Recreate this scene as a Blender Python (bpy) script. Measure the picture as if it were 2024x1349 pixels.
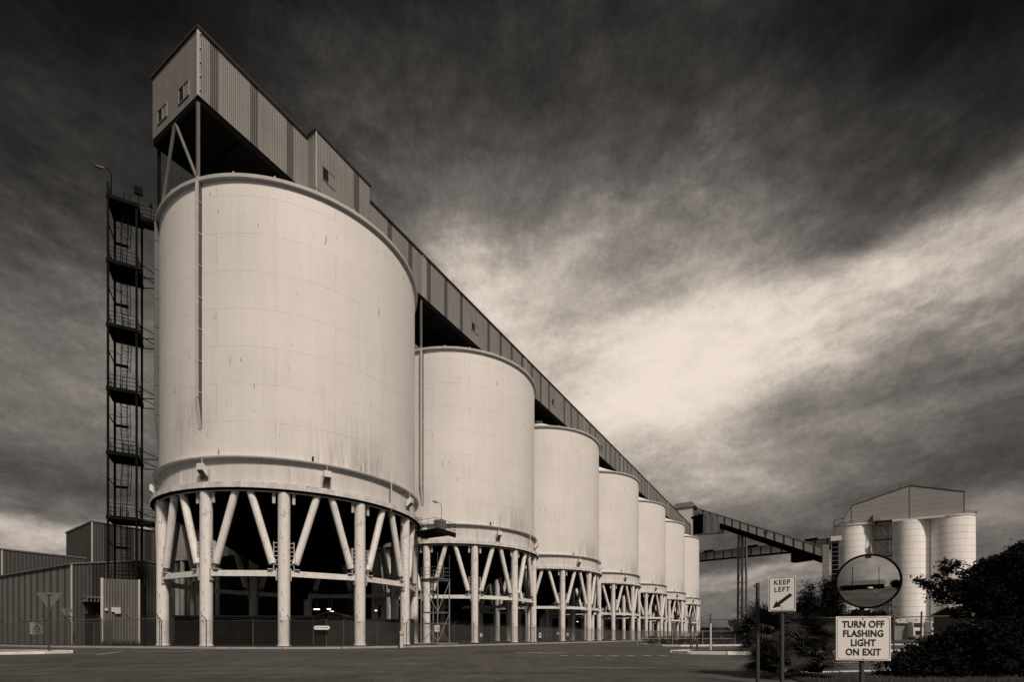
import bpy, math, random
from math import sin, cos, pi, radians, sqrt, atan, atan2
from mathutils import Vector, Matrix
random.seed(7)
for o in list(bpy.data.objects): bpy.data.objects.remove(o)
scene = bpy.context.scene
C = scene.collection

# ------------------------------------------------------------------ camera
F, CX, HY, EYE = 983.0, 1012.0, 1259.3, 0.79
cam = bpy.data.cameras.new("camera"); camo = bpy.data.objects.new("camera", cam); C.objects.link(camo)
camo.location = (0, 0, EYE); camo.rotation_euler = (radians(90), 0, 0)
cam.sensor_width = 36; cam.lens = F/2024*36; cam.shift_y = (HY-674.5)/2024
cam.clip_start = .05; cam.clip_end = 4000
scene.camera = camo
scene.view_settings.view_transform = 'Standard'; scene.view_settings.look = 'None'
scene.view_settings.exposure = 0; scene.view_settings.gamma = 1

# ------------------------------------------------------------------ node helpers
class NT:
    def __init__(s, tree): s.t = tree; s.n = tree.nodes; s.l = tree.links
    def new(s, typ, **kw):
        nd = s.n.new(typ)
        for k, v in kw.items(): setattr(nd, k, v)
        return nd
    def link(s, a, b): s.l.new(a, b)
    def put(s, sock, v):
        if isinstance(v, (int, float)) or isinstance(v, (tuple, list)): sock.default_value = v
        else: s.l.new(v, sock)
    def math(s, op, a, b=None, c=None, clamp=False):
        nd = s.new('ShaderNodeMath', operation=op, use_clamp=clamp)
        s.put(nd.inputs[0], a)
        if b is not None: s.put(nd.inputs[1], b)
        if c is not None: s.put(nd.inputs[2], c)
        return nd.outputs[0]
    def vmath(s, op, a, b=None):
        nd = s.new('ShaderNodeVectorMath', operation=op)
        s.put(nd.inputs[0], a)
        if b is not None: s.put(nd.inputs[1], b)
        return nd.outputs['Value'] if op in ('LENGTH', 'DOT_PRODUCT') else nd.outputs[0]
    def noise(s, vec, scale, detail=4, rough=.55, dist=0):
        nd = s.new('ShaderNodeTexNoise'); s.l.new(vec, nd.inputs['Vector'])
        nd.inputs['Scale'].default_value = scale; nd.inputs['Detail'].default_value = detail
        nd.inputs['Roughness'].default_value = rough; nd.inputs['Distortion'].default_value = dist
        return nd.outputs[0], nd.outputs[1]
    def mapping(s, vec, loc=(0, 0, 0), rot=(0, 0, 0), scale=(1, 1, 1), typ='POINT'):
        nd = s.new('ShaderNodeMapping', vector_type=typ); s.l.new(vec, nd.inputs[0])
        nd.inputs[1].default_value = loc; nd.inputs[2].default_value = rot; nd.inputs[3].default_value = scale
        return nd.outputs[0]
    def maprange(s, v, a, b, c, d):
        nd = s.new('ShaderNodeMapRange'); s.put(nd.inputs[0], v)
        for i, q in enumerate((a, b, c, d)): nd.inputs[i+1].default_value = q
        return nd.outputs[0]
    def mix(s, fac, a, b, mode='MIX'):
        nd = s.new('ShaderNodeMix', data_type='RGBA', blend_type=mode)
        s.put(nd.inputs[0], fac); s.put(nd.inputs[6], a); s.put(nd.inputs[7], b)
        return nd.outputs[2]

# ------------------------------------------------------------------ sky (direction of the cloud masses in azimuth / elevation)
world = bpy.data.worlds.new("World"); scene.world = world; world.use_nodes = True
w = NT(world.node_tree); w.n.clear()
SUN_EL, SUN_AZ = radians(48), radians(150)          # azimuth clockwise from the view axis (+Y): behind, to the right
def ae(px, py):
    a = atan((px-CX)/F); return a, atan((HY-py)/F*cos(a))
def blob_params(px, py, s1, s2, rot):
    a0, e0 = ae(px, py); h = 2.0
    dx = [(ae(px+h, py)[i]-ae(px-h, py)[i])/(2*h) for i in (0, 1)]
    dy = [(ae(px, py+h)[i]-ae(px, py-h)[i])/(2*h) for i in (0, 1)]
    r = radians(rot); m = (cos(r)*s1, -sin(r)*s1); q = (sin(r)*s2, cos(r)*s2)
    M = [dx[0]*m[0]+dy[0]*m[1], dx[1]*m[0]+dy[1]*m[1]]; Q = [dx[0]*q[0]+dy[0]*q[1], dx[1]*q[0]+dy[1]*q[1]]
    return a0, e0, sqrt(M[0]**2+M[1]**2), sqrt(Q[0]**2+Q[1]**2), atan2(M[1], M[0])
CLOUDS = [  # centre x, y, long radius, short radius, tilt, brightness
    (1760, 582, 430, 80, 21, .30), (1640, 640, 380, 110, 20, .16), (1385, 690, 140, 85, 15, .50), (1110, 640, 190, 165, 10, .44), (930, 540, 90, 60, -45, .12), (1990, 540, 190, 90, 20, .06),
    (1230, 450, 300, 110, 18, .13), (895, 500, 120, 100, -35, .15), (1250, 850, 210, 75, -8, .30), (1580, 880, 620, 230, 12, .24), (200, 780, 330, 300, 0, .05),
    (1000, 600, 60, 110, 10, .12), (1400, 955, 190, 40, 8, .12), (1900, 930, 250, 60, 12, -.10), (1965, 985, 110, 40, 10, .24), (1600, 800, 260, 40, 12, -.10),
    (1560, 560, 170, 36, 35, -.16), (1020, 475, 60, 80, 0, -.12), (1440, 1142, 220, 12, 3, .22), (1470, 1165, 160, 7, 2, .14), (1450, 1200, 200, 40, 0, .14),
    (1850, 590, 170, 22, 18, -.14), (1180, 560, 100, 26, 40, -.12), (1240, 610, 110, 22, 35, -.12), (1370, 500, 120, 30, 30, .07),
    (60, 690, 220, 150, 10, .15), (90, 1070, 300, 40, -4, .42), (60, 900, 400, 190, 0, .16), (120, 940, 200, 30, -10, -.12), (60, 1010, 160, 10, -5, -.10),
    (700, 330, 160, 100, 20, .05), (1480, 1085, 160, 26, 5, -.08), (1990, 40, 380, 200, 0, -.13), (560, 10, 500, 90, 0, -.06), (40, 60, 250, 140, 0, -.06), (1760, 1130, 500, 90, 0, .06)]
tc = w.new('ShaderNodeTexCoord'); dirv = w.vmath('NORMALIZE', tc.outputs['Generated'])
sep = w.new('ShaderNodeSeparateXYZ'); w.link(dirv, sep.inputs[0])
az = w.math('ARCTAN2', sep.outputs[0], sep.outputs[1]); el = w.math('ARCSINE', sep.outputs[2])
cmb = w.new('ShaderNodeCombineXYZ'); w.link(az, cmb.inputs[0]); w.link(el, cmb.inputs[1])
base_v = cmb.outputs[0]
wn = w.noise(w.mapping(base_v, rot=(0, 0, radians(-20)), scale=(3.0, 6.5, 1)), 1.0, 5, .6)[1]
warp = w.vmath('MULTIPLY', w.vmath('SUBTRACT', wn, (.5, .5, .5)), (.20, .15, 0))
v2 = w.vmath('ADD', base_v, warp)
tot = w.math('ADD', .195, 0.0)
for b in CLOUDS:
    a0, e0, s1, s2, rt = blob_params(*b[:5])
    m = w.mapping(v2, (a0, e0, 0), (0, 0, rt), (s1, s2, 1), 'TEXTURE')
    ln = w.vmath('LENGTH', m)
    g = w.math('EXPONENT', w.math('MULTIPLY', w.math('MULTIPLY', ln, ln), -.5))
    tot = w.math('MULTIPLY_ADD', g, b[5], tot)
n1 = w.noise(w.mapping(base_v, rot=(0, 0, radians(-24)), scale=(5.0, 13.0, 1)), 1.0, 8, .62, .3)[0]
n2 = w.noise(w.mapping(base_v, rot=(0, 0, radians(-8)), scale=(22, 40.0, 1)), 1.0, 6, .65, .2)[0]
n3 = w.noise(base_v, 3.2, 5, .6, .4)[0]
tot = w.math('MULTIPLY_ADD', w.math('SUBTRACT', n1, .5), w.math('MULTIPLY_ADD', tot, .80, .0), tot)
tot = w.math('MULTIPLY_ADD', w.math('SUBTRACT', n3, .5), w.math('MULTIPLY_ADD', tot, .35, .05), tot)
tot = w.math('MULTIPLY_ADD', w.math('SUBTRACT', n2, .5), w.math('MULTIPLY', tot, w.maprange(n3, .35, .65, .15, .75)), tot)
n4 = w.noise(base_v, 95, 4, .8)[0]
tot = w.math('MULTIPLY_ADD', w.math('SUBTRACT', n4, .5), w.math('MULTIPLY', tot, .30), tot)
# brighter open cloud behind the photographer
lobe = w.maprange(w.vmath('DOT_PRODUCT', dirv, Vector((.1, -.95, .28)).normalized()[:]), .1, .8, 0, .58)
over = w.math('MAXIMUM', w.math('SUBTRACT', tot, .62), 0.0)
tot = w.math('ADD', w.math('MINIMUM', tot, .62), w.math('MULTIPLY', w.math('TANH', w.math('DIVIDE', over, .36)), .34))
tot = w.math('MAXIMUM', w.math('MINIMUM', tot, .93), w.math('MULTIPLY', lobe, w.maprange(n1, 0, 1, .7, 1.3)))
tot = w.math('MAXIMUM', tot, .08)
lin = w.math('POWER', tot, 2.25)
sky = w.new('ShaderNodeTexSky', sky_type='NISHITA'); sky.sun_disc = False
sky.sun_elevation = SUN_EL; sky.sun_rotation = SUN_AZ
bw = w.new('ShaderNodeRGBToBW'); w.link(sky.outputs[0], bw.inputs[0])
lin = w.math('MULTIPLY_ADD', bw.outputs[0], .0006, lin)
warmc = w.mix(w.maprange(tot, .15, .8, 0, 1), (1, .93, .86, 1), (1, .865, .74, 1))
sc = w.new('ShaderNodeVectorMath', operation='SCALE'); w.link(warmc, sc.inputs[0]); w.link(lin, sc.inputs[3])
bg = w.new('ShaderNodeBackground'); w.link(sc.outputs[0], bg.inputs[0]); bg.inputs[1].default_value = 1.0
wo = w.new('ShaderNodeOutputWorld'); w.link(bg.outputs[0], wo.inputs[0])

# ------------------------------------------------------------------ sun (veiled by cloud)
sl = bpy.data.lights.new("sun", 'SUN'); sl.energy = 3.8; sl.angle = radians(9); sl.color = (1.0, .84, .70)
so = bpy.data.objects.new("sun", sl); C.objects.link(so)
to_sun = Vector((sin(SUN_AZ)*cos(SUN_EL), cos(SUN_AZ)*cos(SUN_EL), sin(SUN_EL)))
so.rotation_euler = to_sun.to_track_quat('Z', 'Y').to_euler()

# ------------------------------------------------------------------ materials
MATS = {}
def pmat(name, col, rough=.75, var=.12, vscale=.6, spots=0, spot_scale=3.0, streak=0, ribs=0, rib_dark=.25, grain=.06,
         seams=None, metal=0, bump=0, hlines=0, spec=.35, warm=None):
    """grey base colour with wear: broad variation, rust spots, vertical streaks, sheet ribs with darkened troughs or plate seams"""
    m = bpy.data.materials.new(name); m.use_nodes = True; t = NT(m.node_tree)
    bs = t.n['Principled BSDF']; tc = t.new('ShaderNodeTexCoord'); ob = tc.outputs['Object']
    c = (col, col, col) if isinstance(col, (int, float)) else col
    val = t.maprange(t.noise(ob, vscale, 5, .6)[0], .25, .75, 1-var, 1+var)
    if grain:
        val = t.math('MULTIPLY', val, t.maprange(t.noise(ob, 9.0, 3, .7)[0], .2, .8, 1-grain, 1+grain))
    sp = t.new('ShaderNodeSeparateXYZ'); t.link(ob, sp.inputs[0])
    bumpsrc = None
    if streak:
        st = t.noise(t.mapping(ob, scale=(2.2, 2.2, .12)), 1.0, 4, .6)[0]
        val = t.math('MULTIPLY', val, t.maprange(st, .35, .7, 1+streak*.3, 1-streak))
    if ribs:
        u = t.math('ADD', sp.outputs[0], sp.outputs[1])
        s = t.math('SINE', t.math('MULTIPLY', u, 2*pi/ribs))
        val = t.math('MULTIPLY', val, t.maprange(s, -1, 1, 1-rib_dark, 1+rib_dark*.4)); bumpsrc = s  # troughs darkened in the colour, so the ribs' shading is painted in
    if hlines:
        fr = t.math('FRACT', t.math('DIVIDE', t.math('ADD', sp.outputs[2], t.math('MULTIPLY', t.noise(ob, .3, 1)[0], .1)), hlines))
        val = t.math('MULTIPLY', val, t.maprange(t.math('LESS_THAN', fr, .045), 0, 1, 1, .45))
    if seams:
        R, bwid, bh = seams
        ang = t.math('ARCTAN2', sp.outputs[1], sp.outputs[0])
        cb = t.new('ShaderNodeCombineXYZ'); t.link(t.math('MULTIPLY', ang, R), cb.inputs[0]); t.link(sp.outputs[2], cb.inputs[1])
        br = t.new('ShaderNodeTexBrick'); t.link(cb.outputs[0], br.inputs[0]); br.offset = .5
        br.inputs['Scale'].default_value = 1; br.inputs['Brick Width'].default_value = bwid; br.inputs['Row Height'].default_value = bh
        br.inputs['Mortar Size'].default_value = .018; br.inputs['Mortar Smooth'].default_value = .6
        br.inputs['Color1'].default_value = (1, 1, 1, 1); br.inputs['Color2'].default_value = (.98, .98, .98, 1)
        brk = t.maprange(t.noise(cb.outputs[0], 1.1, 3, .7)[0], .33, .66, 1.0, .5)
        mm = t.mix(br.outputs['Fac'], br.outputs['Color'], (1, 1, 1, 1))
        q = t.new('ShaderNodeRGBToBW'); t.link(mm, q.inputs[0])
        q2 = t.math('MULTIPLY', q.outputs[0], t.math('SUBTRACT', 1.0, t.math('MULTIPLY', br.outputs['Fac'], t.math('SUBTRACT', 1.0, brk))))
        val = t.math('MULTIPLY', val, q2)
        # rust runs: long thin dark drips below scattered points
        dr = t.noise(t.mapping(cb.outputs[0], scale=(3.2, .55, 1)), 1.0, 2, .5)[0]
        val = t.math('MULTIPLY', val, t.maprange(dr, .70, .76, 1, .35))
        low = t.maprange(sp.outputs[2], 15, 24, 1, 0)
        sm = t.noise(t.mapping(cb.outputs[0], scale=(2.6, .22, 1)), 1.0, 6, .65)[0]
        pat = t.maprange(t.noise(cb.outputs[0], .12, 2)[0], .45, .65, 0, 1)
        grime = t.math('MULTIPLY', t.math('MULTIPLY', low, pat), t.maprange(sm, .35, .7, 0, .55))
        val = t.math('MULTIPLY', val, t.math('SUBTRACT', 1.0, grime))
    if spots:
        nz = t.noise(t.mapping(ob, scale=(1.3, 1.3, .45)), spot_scale, 6, .75, .9)[0]
        thr = .74-.09*spots
        val = t.math('MULTIPLY', val, t.maprange(nz, thr, thr+.03, 1, .22))
    vm = t.new('ShaderNodeVectorMath', operation='SCALE'); vm.inputs[0].default_value = c; t.link(val, vm.inputs[3])
    t.link(vm.outputs[0], bs.inputs['Base Color'])
    bs.inputs['Roughness'].default_value = rough; bs.inputs['Metallic'].default_value = metal
    bs.inputs['Specular IOR Level'].default_value = spec
    if bump or ribs:
        b = t.new('ShaderNodeBump'); b.inputs['Strength'].default_value = bump or .5
        b.inputs['Distance'].default_value = .03
        t.put(b.inputs['Height'], bumpsrc if bumpsrc is not None else t.noise(ob, 14, 4, .7)[0])
        t.link(b.outputs[0], bs.inputs['Normal'])
    MATS[name] = m; return m
def emat(name, col, s):
    m = bpy.data.materials.new(name); m.use_nodes = True; b = m.node_tree.nodes['Principled BSDF']
    b.inputs['Emission Color'].default_value = (*col, 1); b.inputs['Emission Strength'].default_value = s
    return m
M_SILO = pmat('silo_paint', .67, .6, .06, .15, seams=(11.6, 9.1, 2.95), streak=.05, grain=.09)
M_CONE = pmat('roof_paint', .74, .6, .06)
M_RING = pmat('ring_paint', .56, .65, .10, .5, spots=.35, spot_scale=2.2, streak=.12)
M_RIM = pmat('rim_paint', .50, .6, .14, .8, spots=.3)
M_FLANGE = pmat('flange_paint', .52, .7, .28, 1.6, spots=1.3, spot_scale=2.6, streak=.2)
M_UNDER = pmat('soffit_shade', .004, .95, .2, spec=.03)  # undersides near black: their shade is put into the colour
M_COL = pmat('column_paint', .66, .65, .12, .8, spots=1.6, spot_scale=3.0, streak=.14, grain=.09)
M_BEAM = pmat('beam_paint', .64, .65, .1, .8, spots=1.7, spot_scale=3)
M_BRKT = pmat('bracket_paint', .42, .7, .12)
M_FIN = pmat('fin_paint', .48, .7, .15, 1.2, spots=.3)
M_LAMPH = pmat('lamp_housing', .62, .5, .06)
M_LAMPD = pmat('lamp_glass', .06, .3, .06)
M_SHEET = pmat('gallery_sheet', .21, .6, .10, .4, ribs=.17, rib_dark=.12, streak=.12, spec=.25, grain=.1)
M_STRIP = pmat('fibreglass_strip', .08, .5, .10, .6, ribs=.17, rib_dark=.15, streak=.1, spec=.2)
M_TRIM = pmat('sheet_trim', .42, .5, .1)
M_ROOF = pmat('roof_edge', .03, .8, .1)
M_BLACK = pmat('dark_steel', .006, .85, .15, spec=.06)
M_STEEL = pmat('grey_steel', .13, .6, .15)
M_GALV = pmat('galvanised', .22, .55, .15)
M_GLASS = pmat('window_glass', .02, .12, .1, spec=.6)
M_PANEL = pmat('blanked_pane', .20, .5, .1)
M_SHED = pmat('shed_sheet', .06, .6, .12, .4, ribs=.3, rib_dark=.3, streak=.15)
M_SHEDL = pmat('shed_sheet_pale', .165, .6, .12, .4, ribs=.2, rib_dark=.05, streak=.15)
M_SHEDS = pmat('shed_strip', .07, .6, .1, ribs=.2, rib_dark=.05)
M_SHEDD = pmat('shed_strip_dark', .02, .6, .1, ribs=.3, rib_dark=.25)
M_CONC = pmat('silo_concrete', .82, .8, .07, .25, hlines=2.05, streak=.10, grain=.08)
M_CLAD = pmat('house_cladding', .245, .7, .08, .3, hlines=1.7, grain=.05)
M_SLAB = pmat('slab_concrete', .55, .8, .1)
M_KERB = pmat('kerb_concrete', .30, .85, .25, 1.5, bump=.3)
M_KERBW = pmat('kerb_whitewash', .62, .85, .2, 2.0, bump=.3)
M_PAINT = pmat('road_paint', .42, .8, .35, 3.0)
M_WIRE = pmat('fence_wire', .10, .6, .1)
M_POST = pmat('fence_post', .07, .6, .15)
M_POSTL = pmat('pale_post', .55, .6, .15)
M_SIGN = pmat('sign_white', .78, .5, .05, .8, grain=.02)
M_INK = pmat('sign_black', .012, .6, .05)
M_SPOST = pmat('sign_post', .055, .55, .15)
M_TRUNK = pmat('bark', .010, .95, .3, 4, spec=.03)
M_LEAF = pmat('leaf_dark', .009, .85, .45, 1.2, spec=.03)
M_LEAF2 = pmat('leaf_mid', .03, .7, .45, 1.5, spec=.15)
M_FROND = pmat('palm_frond', .038, .6, .5, 3, spec=.12)
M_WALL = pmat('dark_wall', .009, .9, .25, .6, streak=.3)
M_WALL2 = pmat('pale_wall', .22, .85, .15, .6)
M_TILE = pmat('roof_tile', .16, .8, .2, 1, hlines=.35)
M_TRUCK = pmat('truck_white', .7, .35, .08)
M_RUBBER = pmat('rubber', .02, .8, .1)
M_CHROME = bpy.data.materials.new('mirror_face'); M_CHROME.use_nodes = True
_b = M_CHROME.node_tree.nodes['Principled BSDF']; _b.inputs['Metallic'].default_value = 1
_b.inputs['Base Color'].default_value = (.8, .8, .8, 1); _b.inputs['Roughness'].default_value = .02
M_TUBE = emat('tube_light', (1, .9, .8), 3.0)

def ground_mat(name, col, patchy=.35, fine=.35, cracks=False):
    m = bpy.data.materials.new(name); m.use_nodes = True; t = NT(m.node_tree); bs = t.n['Principled BSDF']
    tc = t.new('ShaderNodeTexCoord'); ob = tc.outputs['Object']
    a = t.maprange(t.noise(ob, .22, 6, .62, .5)[0], .3, .7, 1-patchy, 1+patchy)
    s = t.maprange(t.noise(t.mapping(ob, rot=(0, 0, .35), scale=(.12, 1.3, 1)), 1.0, 5, .65)[0], .3, .7, .68, 1.32)
    g = t.maprange(t.noise(ob, 14, 5, .85)[0], .3, .7, 1-fine, 1+fine)
    g2 = t.maprange(t.noise(t.mapping(ob, scale=(1, .45, 1)), 2.2, 6, .75)[0], .3, .7, .55, 1.5)
    v = t.math('MULTIPLY', t.math('MULTIPLY', a, s), t.math('MULTIPLY', g, g2))
    if cracks:
        vo = t.new('ShaderNodeTexVoronoi', feature='DISTANCE_TO_EDGE')
        t.link(t.vmath('ADD', ob, t.vmath('MULTIPLY', t.noise(ob, .6, 4)[1], (2.5, 2.5, 0))), vo.inputs['Vector'])
        vo.inputs['Scale'].default_value = .11
        v = t.math('MULTIPLY', v, t.maprange(vo.outputs[0], .0, .004, .45, 1))
    vm = t.new('ShaderNodeVectorMath', operation='SCALE'); vm.inputs[0].default_value = (col, col, col); t.link(v, vm.inputs[3])
    t.link(vm.outputs[0], bs.inputs['Base Color']); bs.inputs['Roughness'].default_value = .9
    bs.inputs['Specular IOR Level'].default_value = .2
    b = t.new('ShaderNodeBump'); b.inputs['Strength'].default_value = .5; b.inputs['Distance'].default_value = .02
    t.link(t.noise(ob, 30, 3, .8)[0], b.inputs['Height']); t.link(b.outputs[0], bs.inputs['Normal'])
    MATS[name] = m; return m
M_GROUND = ground_mat('bare_ground', .05)
M_ROAD = ground_mat('asphalt', .056, .38, .55, True)
M_YARD = ground_mat('yard_asphalt', .013, .3, .4)
M_GRASS = ground_mat('dry_verge', .02, .5, .6)

# ------------------------------------------------------------------ mesh helpers
class MB:
    def __init__(s): s.v = []; s.f = []; s.m = []; s.sm = []
    def add(s, vs, fs, mi=0, smooth=False):
        o = len(s.v); s.v += [tuple(v) for v in vs]
        for f in fs: s.f.append([i+o for i in f]); s.m.append(mi); s.sm.append(smooth)
        return s
    def quad(s, a, b, c, d, mi=0): return s.add([a, b, c, d], [(0, 1, 2, 3)], mi)
    def box(s, x0, x1, y0, y1, z0, z1, mi=0):
        vs = [(x, y, z) for z in (z0, z1) for y in (y0, y1) for x in (x0, x1)]
        return s.add(vs, [(0, 2, 3, 1), (4, 5, 7, 6), (0, 1, 5, 4), (2, 6, 7, 3), (0, 4, 6, 2), (1, 3, 7, 5)], mi)
    def beam(s, p, q, wd, ht, mi=0, up=(0, 0, 1)):
        p, q = Vector(p), Vector(q); t = (q-p).normalized(); u = Vector(up)
        if abs(t.dot(u)) > .98: u = Vector((1, 0, 0))
        r = t.cross(u).normalized()*wd/2; n = r.cross(t).normalized()*ht/2
        vs = [p-r-n, p+r-n, p+r+n, p-r+n, q-r-n, q+r-n, q+r+n, q-r+n]
        return s.add(vs, [(0, 3, 2, 1), (4, 5, 6, 7), (0, 1, 5, 4), (1, 2, 6, 5), (2, 3, 7, 6), (3, 0, 4, 7)], mi)
    def tube(s, p, q, r, n=8, mi=0, r2=None, caps=True, smooth=True):
        p, q = Vector(p), Vector(q); t = (q-p).normalized(); u = Vector((0, 0, 1)) if abs(t.z) < .9 else Vector((1, 0, 0))
        a = t.cross(u).normalized(); b = t.cross(a); r2 = r if r2 is None else r2
        vs = [p+(a*cos(2*pi*i/n)+b*sin(2*pi*i/n))*r for i in range(n)]+[q+(a*cos(2*pi*i/n)+b*sin(2*pi*i/n))*r2 for i in range(n)]
        s.add(vs, [(i, (i+1) % n, n+(i+1) % n, n+i) for i in range(n)], mi, smooth)
        if caps: s.add(vs[:n], [tuple(range(n))[::-1]], mi); s.add(vs[n:], [tuple(range(n))], mi)
        return s
    def path(s, pts, r, n=4, mi=0):
        for a, b in zip(pts, pts[1:]): s.tube(a, b, r, n, mi, smooth=n > 5)
        return s
    def lathe(s, prof, n=64, mi=0, smooth=False, c=(0, 0)):
        """prof: list of (radius, z); each band keeps hard edges between its neighbours"""
        for (r0, z0), (r1, z1) in zip(prof, prof[1:]):
            vs = [(c[0]+r0*cos(2*pi*i/n), c[1]+r0*sin(2*pi*i/n), z0) for i in range(n)]+[(c[0]+r1*cos(2*pi*i/n), c[1]+r1*sin(2*pi*i/n), z1) for i in range(n)]
            s.add(vs, [(i, (i+1) % n, n+(i+1) % n, n+i) for i in range(n)], mi, True)
        return s
    def prism(s, pts, ext, mi=0):
        ext = Vector(ext); n = len(pts); a = [Vector(p) for p in pts]
        vs = a+[p+ext for p in a]
        return s.add(vs, [tuple(range(n))[::-1], tuple(range(n, 2*n))]+[(i, (i+1) % n, n+(i+1) % n, n+i) for i in range(n)], mi)
    def mesh(s, name, mats):
        me = bpy.data.meshes.new(name); me.from_pydata(s.v, [], s.f)
        for m in (mats if isinstance(mats, (list, tuple)) else [mats]): me.materials.append(m)
        me.polygons.foreach_set('material_index', s.m); me.polygons.foreach_set('use_smooth', s.sm); me.update()
        return me
    def build(s, name, mats, parent=None, loc=(0, 0, 0), rz=0):
        return link(name, s.mesh(name, mats), parent, loc, rz)
def link(name, me, parent=None, loc=(0, 0, 0), rz=0):
    o = bpy.data.objects.new(name, me); C.objects.link(o); o.location = loc; o.rotation_euler = (0, 0, rz)
    if parent: o.parent = parent
    return o
def tag(o, label, cat, group=None):
    o['label'] = label; o['category'] = cat
    if group: o['group'] = group
    return o
def thing(name, label, cat, loc=(0, 0, 0), rz=0, group=None):
    o = bpy.data.objects.new(name, None); C.objects.link(o); o.location = loc; o.rotation_euler = (0, 0, rz)
    o.empty_display_size = .3
    return tag(o, label, cat, group)
def struct(o): o['kind'] = 'structure'; return o
def copy_tree(o, parent=None):
    c = o.copy(); C.objects.link(c)
    if parent is not None: c.parent = parent
    for ch in [x for x in KIDS.get(o.name, [])]: copy_tree(ch, c)
    return c
KIDS = {}
def index_kids(root):
    KIDS.clear()
    for o in C.objects:
        if o.parent: KIDS.setdefault(o.parent.name, []).append(o)
def at(px, py, y): return Vector(((px-CX)/F*y, y, (HY-py)*y/F+EYE))

# row frame: x along the row of silos, y away from the road
TH = radians(30.16); D = Vector((sin(TH), cos(TH), 0)); N = Vector((-cos(TH), sin(TH), 0))
P1 = Vector((-21.695, 50.540, 0)); RZ = pi/2-TH; S = 26.68; R = 11.591
def row(u, o, z=0): return P1+D*u+N*o+Vector((0, 0, z))
def rootrow(name, label, cat, u=0, o=0, group=None): return thing(name, label, cat, row(u, o), RZ, group)

# ------------------------------------------------------------------ ground, road, yard
def sheet(name, pts, z, mat):
    b = MB(); b.add([(x, y, z) for x, y in pts], [tuple(range(len(pts)))]); return struct(b.build(name, mat))
sheet('ground', [(-1500, -1500), (1500, -1500), (1500, 1800), (-1500, 1800)], 0, M_GROUND)
kerb_pts = [(-75, 46.5), (-45.2, 42.0), (-33.0, 35.8), (-23.7, 32.9), (-18.5, 31.3), (-14.2, 30.9), (-11.0, 32.0), (-7.54, 35.2), (-4.3, 40.0), (-.57, 46.3), (11.85, 67.7), (40, 117), (95, 212)]
road_pts = kerb_pts+[(160, 260), (160, -60), (-75, -60)]
sheet('road', road_pts[::-1], .004, M_ROAD)
yard = [(x, y) for x, y in kerb_pts]+[(90, 330), (-140, 330), (-140, 46)]
sheet('yard', [(x, y) for x, y in yard], .008, M_YARD)
def kerb(name, pts, wd, ht, mat, closed=False):
    b = MB(); pts = [Vector((x, y, 0)) for x, y in pts]
    for a, c in zip(pts, pts[1:]):
        L = (c-a).length; k = max(1, int(L/2.4)); t = (c-a)/k
        for i in range(k): b.beam(a+t*(i+.004)+Vector((0, 0, ht/2)), a+t*(i+.996)+Vector((0, 0, ht/2)), wd, ht)
    return struct(b.build(name, mat))
kerb('kerb', kerb_pts, .28, .13, M_KERB)
# left traffic island with its kerb
isl = [(-60, 27.5), (-33, 25.4), (-23, 24.3), (-21.2, 23.9), (-20.75, 23.3), (-21.0, 22.4), (-22.2, 21.4), (-28, 19.6), (-60, 15.5)]
b = MB(); b.add([(x, y, .10) for x, y in isl], [tuple(range(len(isl)))[::-1]]); struct(b.build('traffic_island', M_GRASS))
kerb('kerb', isl, .26, .13, M_KERBW)
# right islands
isl1 = [(60, 44.5), (30, 43.5), (18.5, 43.6), (12.7, 43.4), (11.7, 42.4), (11.9, 40.6), (13.2, 39.8), (15.5, 40.5), (21, 43.0), (60, 43.9)]
isl1 = [(70, 62), (40, 60), (14.5, 50.5), (11.9, 45.5), (11.6, 42.3), (12.2, 39.8), (13.2, 39.2), (16, 40.0), (20.5, 42.2), (45, 47), (70, 50)]
b = MB(); b.add([(x, y, .10) for x, y in isl1], [tuple(range(len(isl1)))[::-1]]); struct(b.build('traffic_island', M_GRASS))
kerb('kerb', isl1[3:], .26, .13, M_KERBW)
isl2 = [(80, 42), (40, 33), (20, 26.8), (12, 25.3), (8.9, 24.7), (7.7, 23.6), (7.4, 22.8), (7.9, 22.1), (9.2, 21.4), (11.5, 21.8), (16, 23.9), (25, 27.6), (80, 38)]
b = MB(); b.add([(x, y, .10) for x, y in isl2], [tuple(range(len(isl2)))[::-1]]); struct(b.build('traffic_island', M_GRASS))
kerb('kerb', isl2[4:], .26, .14, M_KERBW)
# verge the road signs stand on
verge = [(60, 26), (25, 16.8), (14, 13.1), (8.25, 11.1), (6.9, 10.75), (6.0, 10.5), (5.4, 9.9), (5.0, 8.7), (4.6, 6.5), (4.2, 5.5), (3.6, 4.5), (3.7, 2), (12, -4), (60, -4)]
b = MB(); b.add([(x, y, .02) for x, y in verge], [tuple(range(len(verge)))[::-1]]); struct(b.build('verge', M_GRASS))
kerb('kerb', verge[:7], .16, .035, M_KERBW)
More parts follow.
